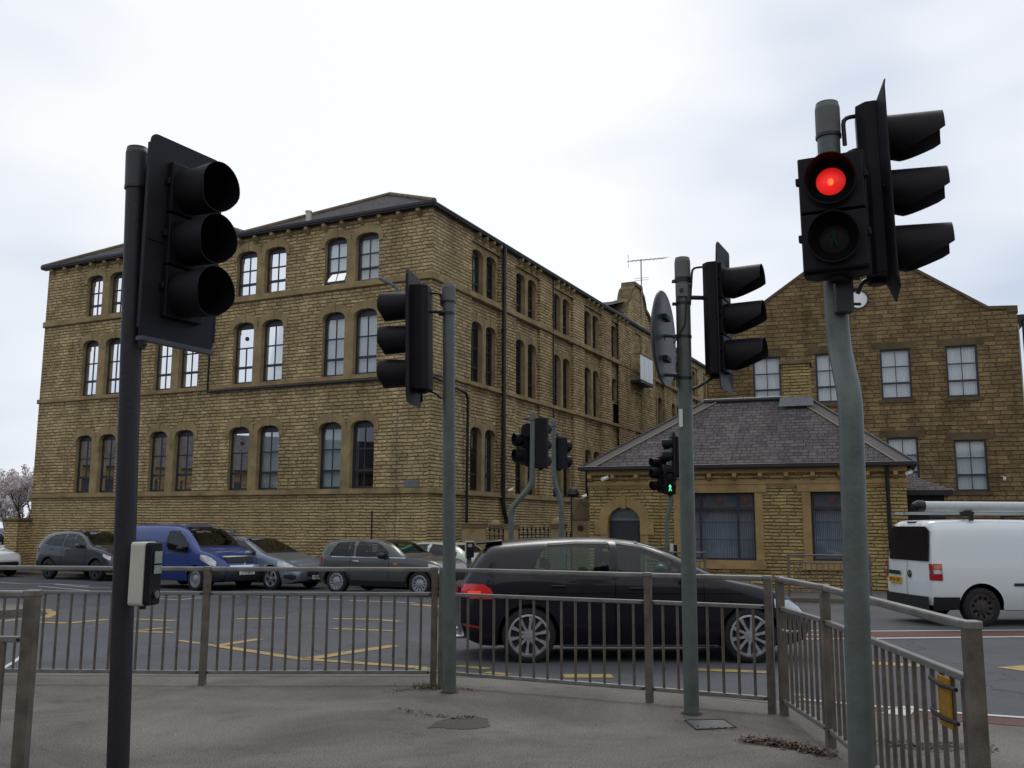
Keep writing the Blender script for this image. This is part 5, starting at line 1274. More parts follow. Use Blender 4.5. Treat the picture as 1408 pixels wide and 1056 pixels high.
bl = car_paint('blue_van_paint', (.006, .036, .20), .1, .3)
bv = Car('panel_van', 'royal blue small panel van standing behind the dark signal pole', 'van', L=4.38, W=1.81, wr=.32, xr=.78, xf=3.47, paint=bl, sill=.26, fr=.75, fq=.28, rr=.2, tum=.16, n=6,
         top=[(0, 1.60), (.06, 1.72), (.3, 1.79), (1.4, 1.81), (2.2, 1.79), (2.62, 1.70), (3.38, 1.22), (3.52, 1.13), (3.9, 1.04), (4.15, .93), (4.3, .80), (4.38, .66)],
         belt=[(0, 1.08), (2.0, 1.08), (3.2, 1.03), (3.6, .98), (4.0, .84), (4.38, .56)],
         windows=[[(2.14, 1.18, 1.56), (2.22, 1.10, 1.60), (2.55, 1.04, 1.58), (2.8, 1.02, 1.45), (3.08, 1.02, 1.22)]], screen=[(2.58, .56), (3.40, .70)], mirror=(3.0, 1.12), mirmat=TRIM, seams=[(2.08, .36, 1.6), (3.14, .45, 1.02)], handles=[(2.3, .98)], lines=[(.4, 3.2, .62)],
         rim='disc', spokes=14, rimmat=GREYW, bench=False, glass=CARGL)
p0 = gnd(266, 812); bv.place(p0.x+.09, p0.y, AD-R(8), bv.xf, -bv.P(bv.xf)+.1)
bv.both('headlamp', [(3.66, .86, .98), (3.85, .78, .97), (4.05, .70, .90), (4.2, .68, .80)], CLEAR, .012); bv.both('bumper', [(3.86, .28, .60), (4.38, .32, .62)], TRIM, .012); bv.both('rubbing_strip', [(1.25, .50, .60), (3.05, .50, .60)], TRIM, .01)
bv.cap('bumper', 'f', [(-.66, .30, .62), (0, .28, .62), (.66, .30, .62)], TRIM, .03); bv.cap('grille', 'f', [(-.5, .645, .70), (.5, .645, .70)], CHROME, .03); bv.plate('f', .50, 'LT10 BDA', PLW, o=.06)
m = MB(); X = bv.shx(4.38, .72)+.12; m.tube([(X, -.02, .70), (X, 0, .76), (X, .03, .72)], .012, 6); m.build('emblem', CHROME, bv.root)
bv.toppatch('grille', [(4.20, .50), (4.33, .46)], TRIM, .02); bv.toppatch('grille_surround', [(4.16, .54), (4.20, .54)], CHROME, .024)

ap = car_paint('silver_blue_paint', (.20, .235, .30), .5, .3)
ac = Car('hatchback', 'silver blue hatchback with five spoke wheels parked between the blue van and small grey hatchback', 'car', group=PK, L=4.25, W=1.75, wr=.32, xr=.76, xf=3.37, paint=ap, sill=.2, fr=.7, fq=.27, rr=.4, rq=.14,
         top=[(0, .95), (.08, 1.1), (.36, 1.36), (.9, 1.44), (1.6, 1.45), (2.1, 1.40), (2.5, 1.25), (3.05, 1.0), (3.2, .96), (3.7, .86), (4.0, .75), (4.18, .64), (4.25, .56)],
         belt=[(0, .9), (.5, .97), (3.0, .92), (3.5, .8), (4.0, .66), (4.25, .48)],
         windows=[[(.75, 1.02, 1.1), (.95, 1.01, 1.32), (1.65, 1.0, 1.35)], [(1.78, 1.0, 1.35), (2.1, .99, 1.31), (2.45, .98, 1.16), (2.72, .98, 1.03)]], screen=[(2.1, .54), (2.98, .66)], rear=[(.10, .5), (.32, .5)],
         mirror=(2.66, .99), seams=[(1.72, .3, .97), (2.82, .4, .88)], handles=[(1.1, .86), (1.95, .84)], rim='twin', spokes=5, glass=CARGL)
p0 = gnd(374, 811); ac.place(p0.x, p0.y, AD-R(4), ac.xf, -ac.P(ac.xf)+.1)
ac.both('headlamp', [(3.62, .68, .80), (3.85, .62, .77), (4.08, .56, .68)], CLEAR, .012); ac.cap('grille', 'f', [(-.42, .40, .545), (.42, .40, .545)], TRIM, .012); ac.plate('f', .36, 'MG58 XEO', PLW, o=.03)
ac.cap('lower_grille', 'f', [(-.40, .22, .30), (.40, .22, .30)], TRIM, .012); ac.both('fog_lamp_recess', [(3.86, .36, .43), (4.05, .30, .45), (4.18, .32, .42)], TRIM, .012)
m = MB(); X = ac.shx(4.25, .5)+.125; m.tube([(X, .05, .53), (X, 0, .46), (X, -.05, .53)], .009, 6); m.build('emblem', CHROME, ac.root)

kp = car_paint('dark_teal_grey_paint', (.038, .048, .058), .35, .3)
mk = Car('compact_suv', 'dark grey compact SUV with black lower cladding, last parked car at left of the mill', 'car', group=PK, L=4.28, W=1.78, wr=.345, xr=.86, xf=3.42, paint=kp, sill=.30, fr=.6, fq=.26, rr=.45, rq=.15, archtrim=True,
         top=[(0, 1.0), (.10, 1.18), (.32, 1.45), (.7, 1.59), (1.4, 1.645), (2.0, 1.62), (2.4, 1.52), (3.02, 1.18), (3.2, 1.12), (3.7, 1.04), (4.05, .90), (4.28, .70)],
         belt=[(0, 1.0), (.6, 1.12), (2.0, 1.07), (3.0, 1.04), (3.6, .94), (4.1, .74), (4.28, .58)],
         windows=[[(.62, 1.20, 1.22), (.80, 1.17, 1.36), (1.0, 1.16, 1.46), (1.52, 1.13, 1.50)], [(1.64, 1.12, 1.51), (2.1, 1.10, 1.49), (2.4, 1.09, 1.40), (2.78, 1.08, 1.18)]], screen=[(2.2, .56), (3.0, .68)], rear=[(.16, .52), (.36, .5)],
         mirror=(2.66, 1.12), seams=[(1.58, .42, 1.05), (2.86, .5, 1.0)], handles=[(.98, 1.0), (1.82, .98)], rim='twin', spokes=5, rimmat=DALLOY)
p0, p1 = gnd(66, 796), gnd(135, 799); an = math.atan2(p1.y-p0.y, p1.x-p0.x); mk.place((p0.x+p1.x)/2, (p0.y+p1.y)/2, an, (mk.xr+mk.xf)/2, -.78)
mk.both('lower_cladding', [(1.28, .31, .50), (3.0, .31, .46)], TRIM, .012); mk.both('tail_lamp', [(.02, .86, 1.03), (.22, .90, 1.05), (.30, .94, 1.02)], REDL, .012); mk.both('headlamp', [(3.78, .80, .90), (4.1, .68, .80)], CLEAR, .012)

wc = car_paint('white_car_paint', (.6, .62, .64), 0, .3)
lc = Car('hatchback', 'white hatchback only its bonnet and headlamp showing at the left edge', 'car', L=4.2, W=1.75, wr=.32, xr=.76, xf=3.4, paint=wc, sill=.2, fr=.6, fq=.26, rr=.4, rq=.14,
         top=ac.k['top'], belt=ac.k['belt'], windows=ac.k['windows'], screen=ac.k['screen'], rear=ac.k['rear'], mirror=(2.66, .99), spokes=5, rimmat=DALLOY)
p0 = gnd(3, 794); lc.place(p0.x-1.2, p0.y, AD-R(3), lc.xf, -lc.P(lc.xf)+.1)
lc.both('headlamp', [(3.66, .66, .76), (3.85, .60, .74), (4.10, .55, .66)], CLEAR, .012); lc.cap('grille', 'f', [(-.5, .24, .54), (.5, .24, .54)], TRIM, .012); lc.both('bumper', [(3.8, .24, .50), (4.1, .26, .5)], TRIM, .012)

pc_ = car_paint('pale_cream_car_paint', (.52, .58, .50), 0, .35)
pv = Car('saloon_car', 'white patrol car with yellow squares along its side, half hidden behind the small grey hatchback', 'car', L=4.5, W=1.78, wr=.32, xr=.9, xf=3.6, paint=pc_, sill=.2, fr=.6, fq=.26, rr=.5, rq=.14,
         top=[(0, .88), (.1, .93), (.5, .97), (.75, 1.03), (1.2, 1.26), (1.7, 1.33), (2.3, 1.33), (2.7, 1.25), (3.3, .95), (3.9, .84), (4.35, .68), (4.5, .55)], belt=[(0, .82), (.6, .9), (3.2, .88), (3.8, .76), (4.5, .48)],
         windows=[[(1.0, .95, 1.05), (1.3, .94, 1.22), (1.85, .94, 1.26)], [(1.97, .94, 1.26), (2.4, .93, 1.24), (2.95, .92, 1.02)]], screen=[(2.5, .55), (3.2, .64)], rear=[(.8, .55), (1.15, .5)], mirror=(2.85, .93), spokes=5, glass=DARKGL)
pp = at(600, 760, 27.9); pv.place(pp.x+.1, pp.y, AD-math.pi, 2.0, 0)
pv.both('yellow_square', [(.35, .55, .82), (.62, .55, .84)], YELM, .008); pv.both('yellow_square', [(1.2, .55, .84), (1.6, .55, .84)], YELM, .008); pv.both('yellow_square', [(2.3, .55, .82), (2.7, .55, .82)], YELM, .008)

# ================================================================== TRAFFIC SIGNALS
def facing(nx, ny): return math.atan2(ny, nx)-math.pi/2     # local +Y faces (nx,ny)
def bend(P, r=.12, n=5):   # round the corners of a path
    P = [Vector(p) for p in P]; o = [P[0]]
    for a, b, c in zip(P, P[1:], P[2:]):
        u, v_ = (a-b), (c-b); q = min(r, u.length*.45, v_.length*.45); s0, s1 = b+u.normalized()*q, b+v_.normalized()*q
        for k in range(n+1): t = k/n; o.append(s0*(1-t)**2+b*2*t*(1-t)+s1*t*t)
    o.append(P[-1]); return o
def visor(parent, cx, cz, r, Lm, kind, y0=.05, th=.004, tilt=0):
    m = MB(); n = 32; O = []; I = []
    def ln(t):
        z = math.sin(t)
        if kind == 'long': return Lm if z > -.05 else Lm-(Lm-.05)*min(1, (-.05-z)/.9)
        if kind == 'tube': return Lm if z > -.3 else Lm*(1-.14*min(1, (-.3-z)/.5))
        return Lm*(.55+.45*z) if z > -.4 else Lm*.37
    rows = []
    for f in (0, .35, .7, 1):
        rows.append([(cx+(r+.012*f)*math.cos(t), y0+ln(t)*f, cz-ln(t)*f*tilt+(r+.012*f)*math.sin(t)) for t in [2*math.pi*k/n for k in range(n+1)]])
    for f in (1, .7, .35, 0):
        rows.append([(cx+(r+.012*f-th)*math.cos(t), y0+ln(t)*f, cz-ln(t)*f*tilt+(r+.012*f-th)*math.sin(t)) for t in [2*math.pi*k/n for k in range(n+1)]])
    m.grid(rows); return m.build('visor', BLK, parent, smooth=50)
def head(parent, pos, yaw, n=3, board=True, kind='long', Lm=.27, w=.30, sp=.31, r=.122, lens=None, roll=0, bw=.50, bh=1.25, nm='signal_head', dep=.17, kink=0, brdm=None, lr=None, tilt=0):
    h = sp*n+.02; T = lambda a, b, d: (a, d, b)
    m = MB(); c = .05
    # chamfered housing
    out_ = [(-w/2, 0), (-w/2, -dep+c), (-w/2+c, -dep), (w/2-c, -dep), (w/2, -dep+c), (w/2, 0)]
    m.prism(out_, -h/2, h/2, lambda a, b, d: (a, b, d)); 
    for k in range(n):
        z = (k-(n-1)/2)*sp; m.prism([(-w/2+.008, z-sp/2+.006), (w/2-.008, z-sp/2+.006), (w/2-.008, z+sp/2-.006), (-w/2+.008, z+sp/2-.006)], .0, .045, T)
        for sx in (-1, 1): m.box(sx*(w/2)-.012, sx*(w/2)+.012, .0, .035, z+.03-.02, z+.03+.02); 
    m.tube([(0, -dep*.5, h/2-.01), (0, -dep*.5, h/2+.025)], .05, 12); m.tube([(0, -dep*.5, -h/2+.01), (0, -dep*.5, -h/2-.03)], .05, 12)
    H_ = m.build(nm, BLK, parent, bevel=.006, loc=pos, rot=(0, 0, 0)); H_.rotation_euler = (Matrix.Rotation(yaw, 4, 'Z')@Matrix.Rotation(roll, 4, 'X') if False else Matrix.Rotation(yaw, 4, 'Z')).to_euler()
    if roll: H_.rotation_euler = (Matrix.Rotation(roll, 4, Vector((0, 1, 0)))@Matrix.Rotation(yaw, 4, 'Z')).to_euler()
    for k in range(n):
        z = ((n-1)/2-k)*sp; mt = (lens or [LENSD]*n)[k]; lr_ = lr
        m = MB(); rr_ = lr or (.1 if n == 3 else .095)
        m.grid([[(q*math.cos(t), .052+.018*math.cos(q/rr_*math.pi/2), z+q*math.sin(t)) for t in [2*math.pi*e/28 for e in range(29)]] for q in [rr_*i/6 for i in range(1, 7)]]); d_ = MB(); d_.grid([[(q*math.cos(t), y_, z+q*math.sin(t)) for t in [2*math.pi*e/28 for e in range(29)]] for q, y_ in ((rr_, .0515), (r, .06))]); d_.build('lens_surround', BLKI, H_)
        m.face([(rr_/6*math.cos(2*math.pi*e/28), .0695, z+rr_/6*math.sin(2*math.pi*e/28)) for e in range(28)])
        m.build('lens', mt if not isinstance(mt, str) else LENSD, H_, smooth=60)
        visor(H_, 0, z, r, Lm, kind, tilt=tilt)
    if board:
        m = MB(); o1, o2 = rrect(bw, bh, .05), rrect(w-.02, h-.02, .02); o2 = [(a, b) for a, b in o2]
        kz = lambda x, z: kink*(abs(z)/(bh/2))**2
        for y, s_ in ((.002, 1), (-.006, -1)):
            i = len(m.v); m.v += [(a, y+kz(a, b), b) for a, b in o1]+[(a, y+kz(a, b)*0, b) for a, b in o2]; nn = len(o1)
            for j in range(nn): m.idx((i+j, i+(j+1) % nn, i+nn+(j+1) % nn, i+nn+j))
        i = len(m.v); m.v += [(a, .002+kz(a, b), b) for a, b in o1]+[(a, -.006+kz(a, b), b) for a, b in o1]
        for j in range(nn): m.idx((i+j, i+(j+1) % nn, i+nn+(j+1) % nn, i+nn+j))
        # folded lip down both long edges and seam
        for sx in ((-1, 1) if not kink else ()): m.box(sx*bw/2-.012, sx*bw/2+.002, -.022, .004, -bh/2+.06, bh/2-.06)
        m.box(-bw/2+.02, bw/2-.02, .002, .008, -.03, -.02)
        m.build('backing_board', brdm or BRD, H_)
    return H_
def hands(parent, P, r=.014, nm='bracket', mat=None):
    m = MB(); m.tube(bend(P, .04, 3), r, 8); return m.build(nm, mat or STEEL, parent, smooth=50)
def pole(root, P, r=.0585, mat=None, cap=.17, capm=None, base=True):
    """pole path in local coordinates, cap on top"""
    m = MB(); m.tube(bend(P, .16, 6), r, 28); m.build('pole', mat or POLE, root, smooth=50)
    a, b = Vector(P[-1]), Vector(P[-2]); d = (a-b).normalized(); m = MB()
    m.tube([a-d*cap, a-d*.035], r*1.10, 28); m.tube([a-d*.035, a-d*.01, a+d*.006], [r*1.10, r*1.02, r*.7], 28); m.build('pole_cap', capm or CAP, root, smooth=50)
    m = MB(); m.tube([a-d*(cap+.015), a-d*(cap-.002)], r*1.14, 28)
    m.build('cap_ring', STEEL, root, smooth=50)
    if base:
        m = MB(); m.tube([Vector(P[0]), Vector(P[0])+Vector((0, 0, .012))], [r*1.5, r*1.15], 24); m.build('base_seal', simple('dark_base_seal', (.03, .028, .026), .9, noise=.4, nscale=30), root, smooth=50)
def clamp(root, p, r, th=.03):
    m = MB(); p = Vector(p); m.tube([p-Vector((0, 0, th/2)), p+Vector((0, 0, th/2))], r*1.09, 24); m.box(p.x-r-.03, p.x-r+.0, p.y-.02, p.y+.02, p.z-th/2, p.z+th/2); m.build('band_clamp', STEEL, root, smooth=50)
SG = 'traffic signals round the junction'
PR = .0585
# 1: dark pole on the left, head turned to the right
b_, t_ = at(162, 1056, 5.4), at(189, 204, 5.4); dz = (t_-b_)/(t_.z-b_.z); B0 = b_-dz*b_.z
s1_ = thing('traffic_signal', 'nearest left traffic signal on dark pole with a push button box and tubular visors', 'traffic signal', B0, 0, SG)
pole(s1_, [(0, 0, 0), tuple(t_-B0)], PR, POLED, .24, simple('dark_grey_cap', (.035, .035, .042), .5))
hp = Vector((-1.975, 5.52, 3.155))-B0
h1 = head(s1_, hp, facing(.876, -.481), kind='tube', Lm=.25, r=.134, sp=.315, bw=.55, bh=1.22)
m = MB(); m.box(-.27, .27, -.03, .02, -.625, -.60); m.build('board_lip', BRDB, h1)
pt_ = lambda z: Vector((dz.x*z, dz.y*z, z))
for z in (3.3, 2.62): hands(s1_, [pt_(z), pt_(z)+Vector((.10, .12, 0)), Vector((hp.x-.08, hp.y+.03, z))], .016)
m = MB(); c_ = pt_(2.60); m.box(c_.x+.05, c_.x+.075, c_.y-.03, c_.y+.03, 2.50, 2.66)
for q in (2.52, 2.58, 2.64): m.tube([(c_.x+.07, c_.y-.02, q), (c_.x+.10, c_.y-.02, q)], .008, 6)
m.build('mounting_bracket', STEEL, s1_)
# push button unit
q0, q1 = at(180, 745, 5.28), at(213, 833, 5.28); zc = (q0.z+q1.z)/2-B0.z; hh = (q0.z-q1.z)
ux = Vector((q0.x+.115, 5.30, 0))-Vector((B0.x, B0.y, 0))
an = facing(.985, -.17); qb = at(204, 790, 5.28); ux = Vector((qb.x+.02, 5.30, 0))-Vector((B0.x, B0.y, 0))
m = MB(); m.prism(rrect(.13, hh, .02), -.085, .0, lambda a, b, d: (a, d, b)); pb = m.build('push_button_unit', WHITEP, s1_, bevel=.006, loc=(ux.x-.02, ux.y, zc), rot=(0, 0, an))
m = MB(); m.prism(rrect(.125, hh-.005, .02), .0, .035, lambda a, b, d: (a, d, b)); m.build('front_panel', BLK, pb, bevel=.008)
m = MB(); m.box(-.045, .03, .04, .043, .055, .12); m.box(-.045, .03, .04, .043, .0, .045); m.build('instruction_label', simple('faded_label', (.25, .28, .24), .6, noise=.3, nscale=40), pb)
m = MB(); m.tube([(0, .04, -.11), (0, .052, -.11)], .022, 16); m.build('push_button', CHROME, pb, smooth=50)
m = MB(); m.tube([(-.0, -.03, -hh/2-.02), (0, -.03, -hh/2+.01)], .018, 10); m.build('tactile_knob', TRIM, pb, smooth=50)
# 2: pole by the rail, head turned left
B0 = at(618, 950, 8.98); B0.z = 0; t_ = at(617, 391, 8.98)
s2_ = thing('traffic_signal', 'traffic signal on green grey pole at rail joint with its head turned left', 'traffic signal', B0, 0, SG)
pole(s2_, [(0, 0, 0), tuple(t_-B0)], .060)
hx = at(573, 470, 8.9)-B0; hp = Vector((hx.x-.03, -.08, at(573, 466, 8.9).z+.0))
h2 = head(s2_, hp, facing(-.985, .17), kind='tube', Lm=.27, r=.128, sp=.325, bw=.50, bh=1.27, w=.29, dep=.165, roll=R(-1.2), brdm=BRD)
zt = hp.z+.46; tx = (t_-B0).x
hands(s2_, [(tx-.02, 0, zt-.12), (tx-.07, 0, zt-.12), (tx-.07, 0, zt), (hp.x+.08, hp.y, zt)], .012); hands(s2_, [(tx, -.03, zt-.20), (tx-.06, -.06, zt-.19), (hp.x+.12, hp.y, zt-.19)], .018)
hands(s2_, [(tx-.05, 0, hp.z-.56), (tx-.12, 0, hp.z-.50), (hp.x+.1, hp.y, hp.z-.49)], .012)
clamp(s2_, (tx, 0, zt-.2), .06)
# 3: pole with the round sign and long visors
B0 = at(951, 980, 8.03); B0.z = 0; t_ = at(938, 355, 8.03); tl = t_-B0
s3_ = thing('traffic_signal', 'traffic signal on green grey pole with a round sign and three long visors pointing right', 'traffic signal', B0, 0, SG)
pole(s3_, [(0, 0, 0), tuple(tl)], .062, cap=.18)
px = lambda z: Vector((tl.x*z/tl.z, 0, z))
hp = Vector(((at(990, 440, 8.0)-B0).x+.02, 0, at(990, 438, 8.0).z))
h3 = head(s3_, hp, facing(.90, -.435), kind='long', Lm=.31, tilt=.03, r=.128, sp=.315, bw=.47, bh=1.27, kink=.035, roll=-R(.2), dep=.13)
hands(s3_, [px(3.40)+Vector((.06, 0, 0)), px(3.72)+Vector((.085, 0, 0)), (hp.x-.08, 0, 3.74)], .010); hands(s3_, [px(3.46), (hp.x-.08, .02, 3.46)], .020); hands(s3_, [px(2.66)+Vector((.05, 0, 0)), px(2.62)+Vector((.10, 0, .05)), (hp.x-.06, 0, hp.z-.49)], .013)
m = MB(); c_ = px(3.52); m.box(c_.x-.075, c_.x+.03, -.075, -.055, 3.45, 3.56); m.build('clamp_plate', LEAD, s3_, bevel=.006)
m = MB(); m.tube([(c_.x-.025, -.085, 3.505), (c_.x-.025, -.07, 3.505)], .016, 10); m.build('clamp_bolt', STEEL, s3_)
for z in (3.60, 3.40, 3.11, 2.75): clamp(s3_, px(z), .062, .022)
hands(s3_, [px(3.45)+Vector((.02, -.07, 0)), px(3.2)+Vector((-.0, -.075, 0)), px(3.05)+Vector((-.09, -.02, 0))], .006, 'cable')
m = MB(); c_ = px(2.45); m.box(c_.x-.064, c_.x-.035, -.064, -.045, 2.33, 2.48); m.build('white_sticker', PLW, s3_)
# round sign: shallow dished disc seen from behind
dc = at(908, 464, 7.98)-B0; yw = facing(-.925, .38); m = MB(); Rr = .415
rows = [[(q*math.cos(t), y, q*math.sin(t)) for t in [2*math.pi*e/48 for e in range(49)]] for q, y in ((.02, .06), (.2, .052), (.33, .035), (Rr-.01, .008), (Rr, -.004), (Rr-.006, -.014), (Rr-.03, -.01), (.3, -.008), (.02, -.008))]
m.grid(rows); ds = m.build('round_sign', simple('grey_sign_back', (.03, .036, .042), .45, noise=.15, nscale=5), s3_, smooth=60, loc=(dc.x+.037, .0, dc.z), rot=(0, 0, yw))
for z in (.18, -.18): m = MB(); m.box(-.09, .09, -.045, -.008, z-.02, z+.02); m.build('sign_channel', BRD, ds)
for z in (3.12, 2.78): hands(s3_, [px(z), (dc.x+.03, 0, z)], .016)
# 4: nearest right, cranked pole, pedestrian head and long visored head
B0 = at(1183, 1056, 4.8); B0.z = 0
s4_ = thing('traffic_signal', 'nearest right traffic signal on cranked pole, red lamp lit towards the camera', 'traffic signal', B0, 0, SG)
P4 = [(0, 0, 0), tuple(at(1171, 600, 4.83)-B0), tuple(at(1169, 548, 4.85)-B0), tuple(at(1154, 478, 5.06)-B0), tuple(at(1150, 430, 5.07)-B0), tuple(at(1137, 143, 5.08)-B0)]
pole(s4_, P4, .0615, cap=.19)
t_ = Vector(P4[-1])
ph = at(1146, 293, 4.86)-B0
h4 = head(s4_, ph, facing(-.40, -.915), n=2, board=False, kind='short', Lm=.10, w=.34, sp=.315, r=.118, lens=[REDSIG, LENSD], lr=.075, roll=-R(.8), nm='pedestrian_head', dep=.16)
m = MB(); m.face([(.016*math.cos(t), .074, .1575+.02*math.sin(t)-.01) for t in [2*math.pi*e/12 for e in range(12)]]); m.build('lamp_glow', REDSIGH, h4)
hc = at(1212, 266, 5.08)-B0
h5 = head(s4_, hc, facing(.945, -.327), kind='long', Lm=.285, tilt=.09, r=.122, sp=.318, bw=.47, bh=1.16, kink=.05, roll=-R(1.0), dep=.11)
zt = hc.z+.44
hands(s4_, [(t_.x+.09, t_.y, zt-.16), (t_.x+.085, t_.y, zt), (hc.x-.08, hc.y, zt+.02)], .013); hands(s4_, [(t_.x+.06, t_.y, zt-.26), (t_.x+.12, t_.y, zt-.20), (hc.x-.10, hc.y, zt-.19)], .020)
hands(s4_, [(t_.x+.12, t_.y, hc.z-.57), (t_.x+.15, t_.y, hc.z-.50), (hc.x-.06, hc.y, hc.z-.49)], .013)
c_ = at(1155, 415, 5.05)-B0
m = MB(); m.box(c_.x-.05, c_.x+.04, c_.y-.085, c_.y-.04, c_.z-.08, c_.z+.12); m.build('junction_box', STEEL, s4_, bevel=.008)
c_ = at(1170, 405, 5.05)-B0; m = MB(); m.box(c_.x-.03, c_.x+.0, c_.y-.04, c_.y+.04, c_.z-.08, c_.z+.10)
for q in (-.06, .02, .08): m.tube([(c_.x, c_.y-.03, c_.z+q), (c_.x+.04, c_.y-.03, c_.z+q)], .008, 6)
m.build('mounting_bracket', STEEL, s4_)
# far signals
def far_sig(lbl, pts, Y, r=.06):
    P = [at(u, v, Y) for u, v in pts]; B_ = Vector((P[0].x, Y, road(Y)+.1)); o = thing('traffic_signal', lbl, 'traffic signal', B_, 0, SG)
    pole(o, [(0, 0, 0)]+[tuple(p-B_) for p in P], r, base=False); return o, B_
o, B_ = far_sig('cranked traffic signal beyond the black hatchback with heads on both sides', [(703, 712), (704, 698), (732, 666), (733, 566)], 18.6, .055)
h_ = at(745, 610, 18.7)-B_; head(o, h_, facing(.25, .97), w=.27, bw=.30, bh=1.08, kind='tube', sp=.32, dep=.18, board=False)
h_ = at(720, 616, 18.9)-B_; head(o, h_, facing(-.93, -.37), n=2, board=False, kind='tube', Lm=.16, w=.32, sp=.32, nm='pedestrian_head'); 
m = MB(); c_ = at(725, 592, 18.8)-B_; m.tube([c_-Vector((.0, .08, 0)), c_+Vector((0, .08, 0))], .13, 20); m.build('repeater_lamp', BLK, o, smooth=50)
for z in (3.7, 2.9): hands(o, [(h_.x, h_.y, z), (h_.x+.2, h_.y-.2, z), (h_.x+.4, h_.y-.15, z)], .02)
o, B_ = far_sig('cranked traffic signal left of the iron railings with one rounded head at its right', [(772, 712), (772, 692), (762, 662), (761, 576)], 21.2, .058)
h_ = at(773, 624, 21.3)-B_; head(o, h_, facing(.85, .53), n=2, board=False, kind='tube', Lm=.14, w=.30, sp=.34, nm='pedestrian_head')
hands(o, [at(762, 594, 21.2)-B_, at(768, 600, 21.2)-B_, at(771, 608, 21.3)-B_], .02)
o, B_ = far_sig('traffic signal in front of the gatehouse showing a green walking man', [(917, 735), (917, 715), (922, 692), (923, 592)], 24.6, .055)
h_ = at(928, 628, 24.6)-B_; head(o, h_, facing(-.97, .24), kind='tube', Lm=.27, bw=.45, bh=1.28, sp=.33, r=.125, w=.28)
h_ = at(908, 652, 24.9)-B_; head(o, h_, facing(-.95, -.3), kind='tube', Lm=.22, board=False, n=3, sp=.30, r=.11, w=.28, dep=.14)
h_ = at(921, 663, 24.45)-B_; hg = head(o, h_, facing(-.12, -.99), n=2, board=False, kind='short', Lm=.08, w=.30, sp=.30, r=.11, lens=[LENSD, LENSD], nm='pedestrian_head', dep=.12)
# walking man
def man(par, s_, mat, z0, x0=0):
    m = MB(); y = .078
    def pg(P): m.prism([(x0+a*s_, z0+b*s_) for a, b in P], y-.004, y, lambda a, b, d: (a, d, b))
    pg([(.06*math.cos(t), .8+.07*math.sin(t)) for t in [2*math.pi*e/12 for e in range(12)]])
    pg([(-.10, .70), (.08, .72), (.12, .35), (.06, .05), (-.10, .05), (-.14, .40)]); pg([(-.10, .10), (.03, .10), (-.05, -.30), (-.28, -.75), (-.40, -.68), (-.22, -.28)]); pg([(-.02, .10), (.10, .10), (.20, -.30), (.34, -.76), (.20, -.80), (.08, -.30)])
    pg([(-.12, .68), (-.38, .20), (-.30, .14), (-.06, .50)]); pg([(.06, .70), (.36, .30), (.30, .22), (.02, .52)])
    return m.build('walking_man', mat, par)
man(hg, .105, GRNSIG, -.15); man(h4, .055, GRNDIM, -.16)
q = at(925, 757, 24.5)-B_
m = MB(); m.box(q.x-.07, q.x+.02, -.12, .0, q.z-.16, q.z+.16); pbx = m.build('push_button_unit', WHITEP, o); m = MB(); m.box(q.x+.021, q.x+.11, -.14, .0, q.z-.16, q.z+.14); m.build('front_panel', BLK, pbx)
# push button post between patrol car and black hatchback
c_ = at(645, 765, 18.2); B_ = Vector((c_.x, c_.y, road(18.2)+.1)); pp_ = thing('push_button_post', 'slim crossing post with white sided black push button box beside the black hatchback tail', 'post', B_)
m = MB(); m.tube([(0, 0, 0), (0, 0, c_.z-B_.z+.0)], .045, 16); m.build('post', POLE, pp_, smooth=50)
z1 = at(645, 744, 18.2).z-B_.z; z0 = at(645, 768, 18.2).z-B_.z
m = MB(); m.box(-.075, -.05, -.10, .04, z0, z1); m.box(-.05, .09, -.10, .04, z1-.02, z1+.003); pbx = m.build('push_button_unit', WHITEP, pp_)
m = MB(); m.box(-.049, .09, -.11, .04, z0+.02, z1-.021); m.build('front_panel', BLK, pbx); m = MB(); m.box(-.02, .06, -.114, -.1105, z1-.11, z1-.05); m.build('instruction_label', simple('faded_label', (.25, .28, .24)), pbx)

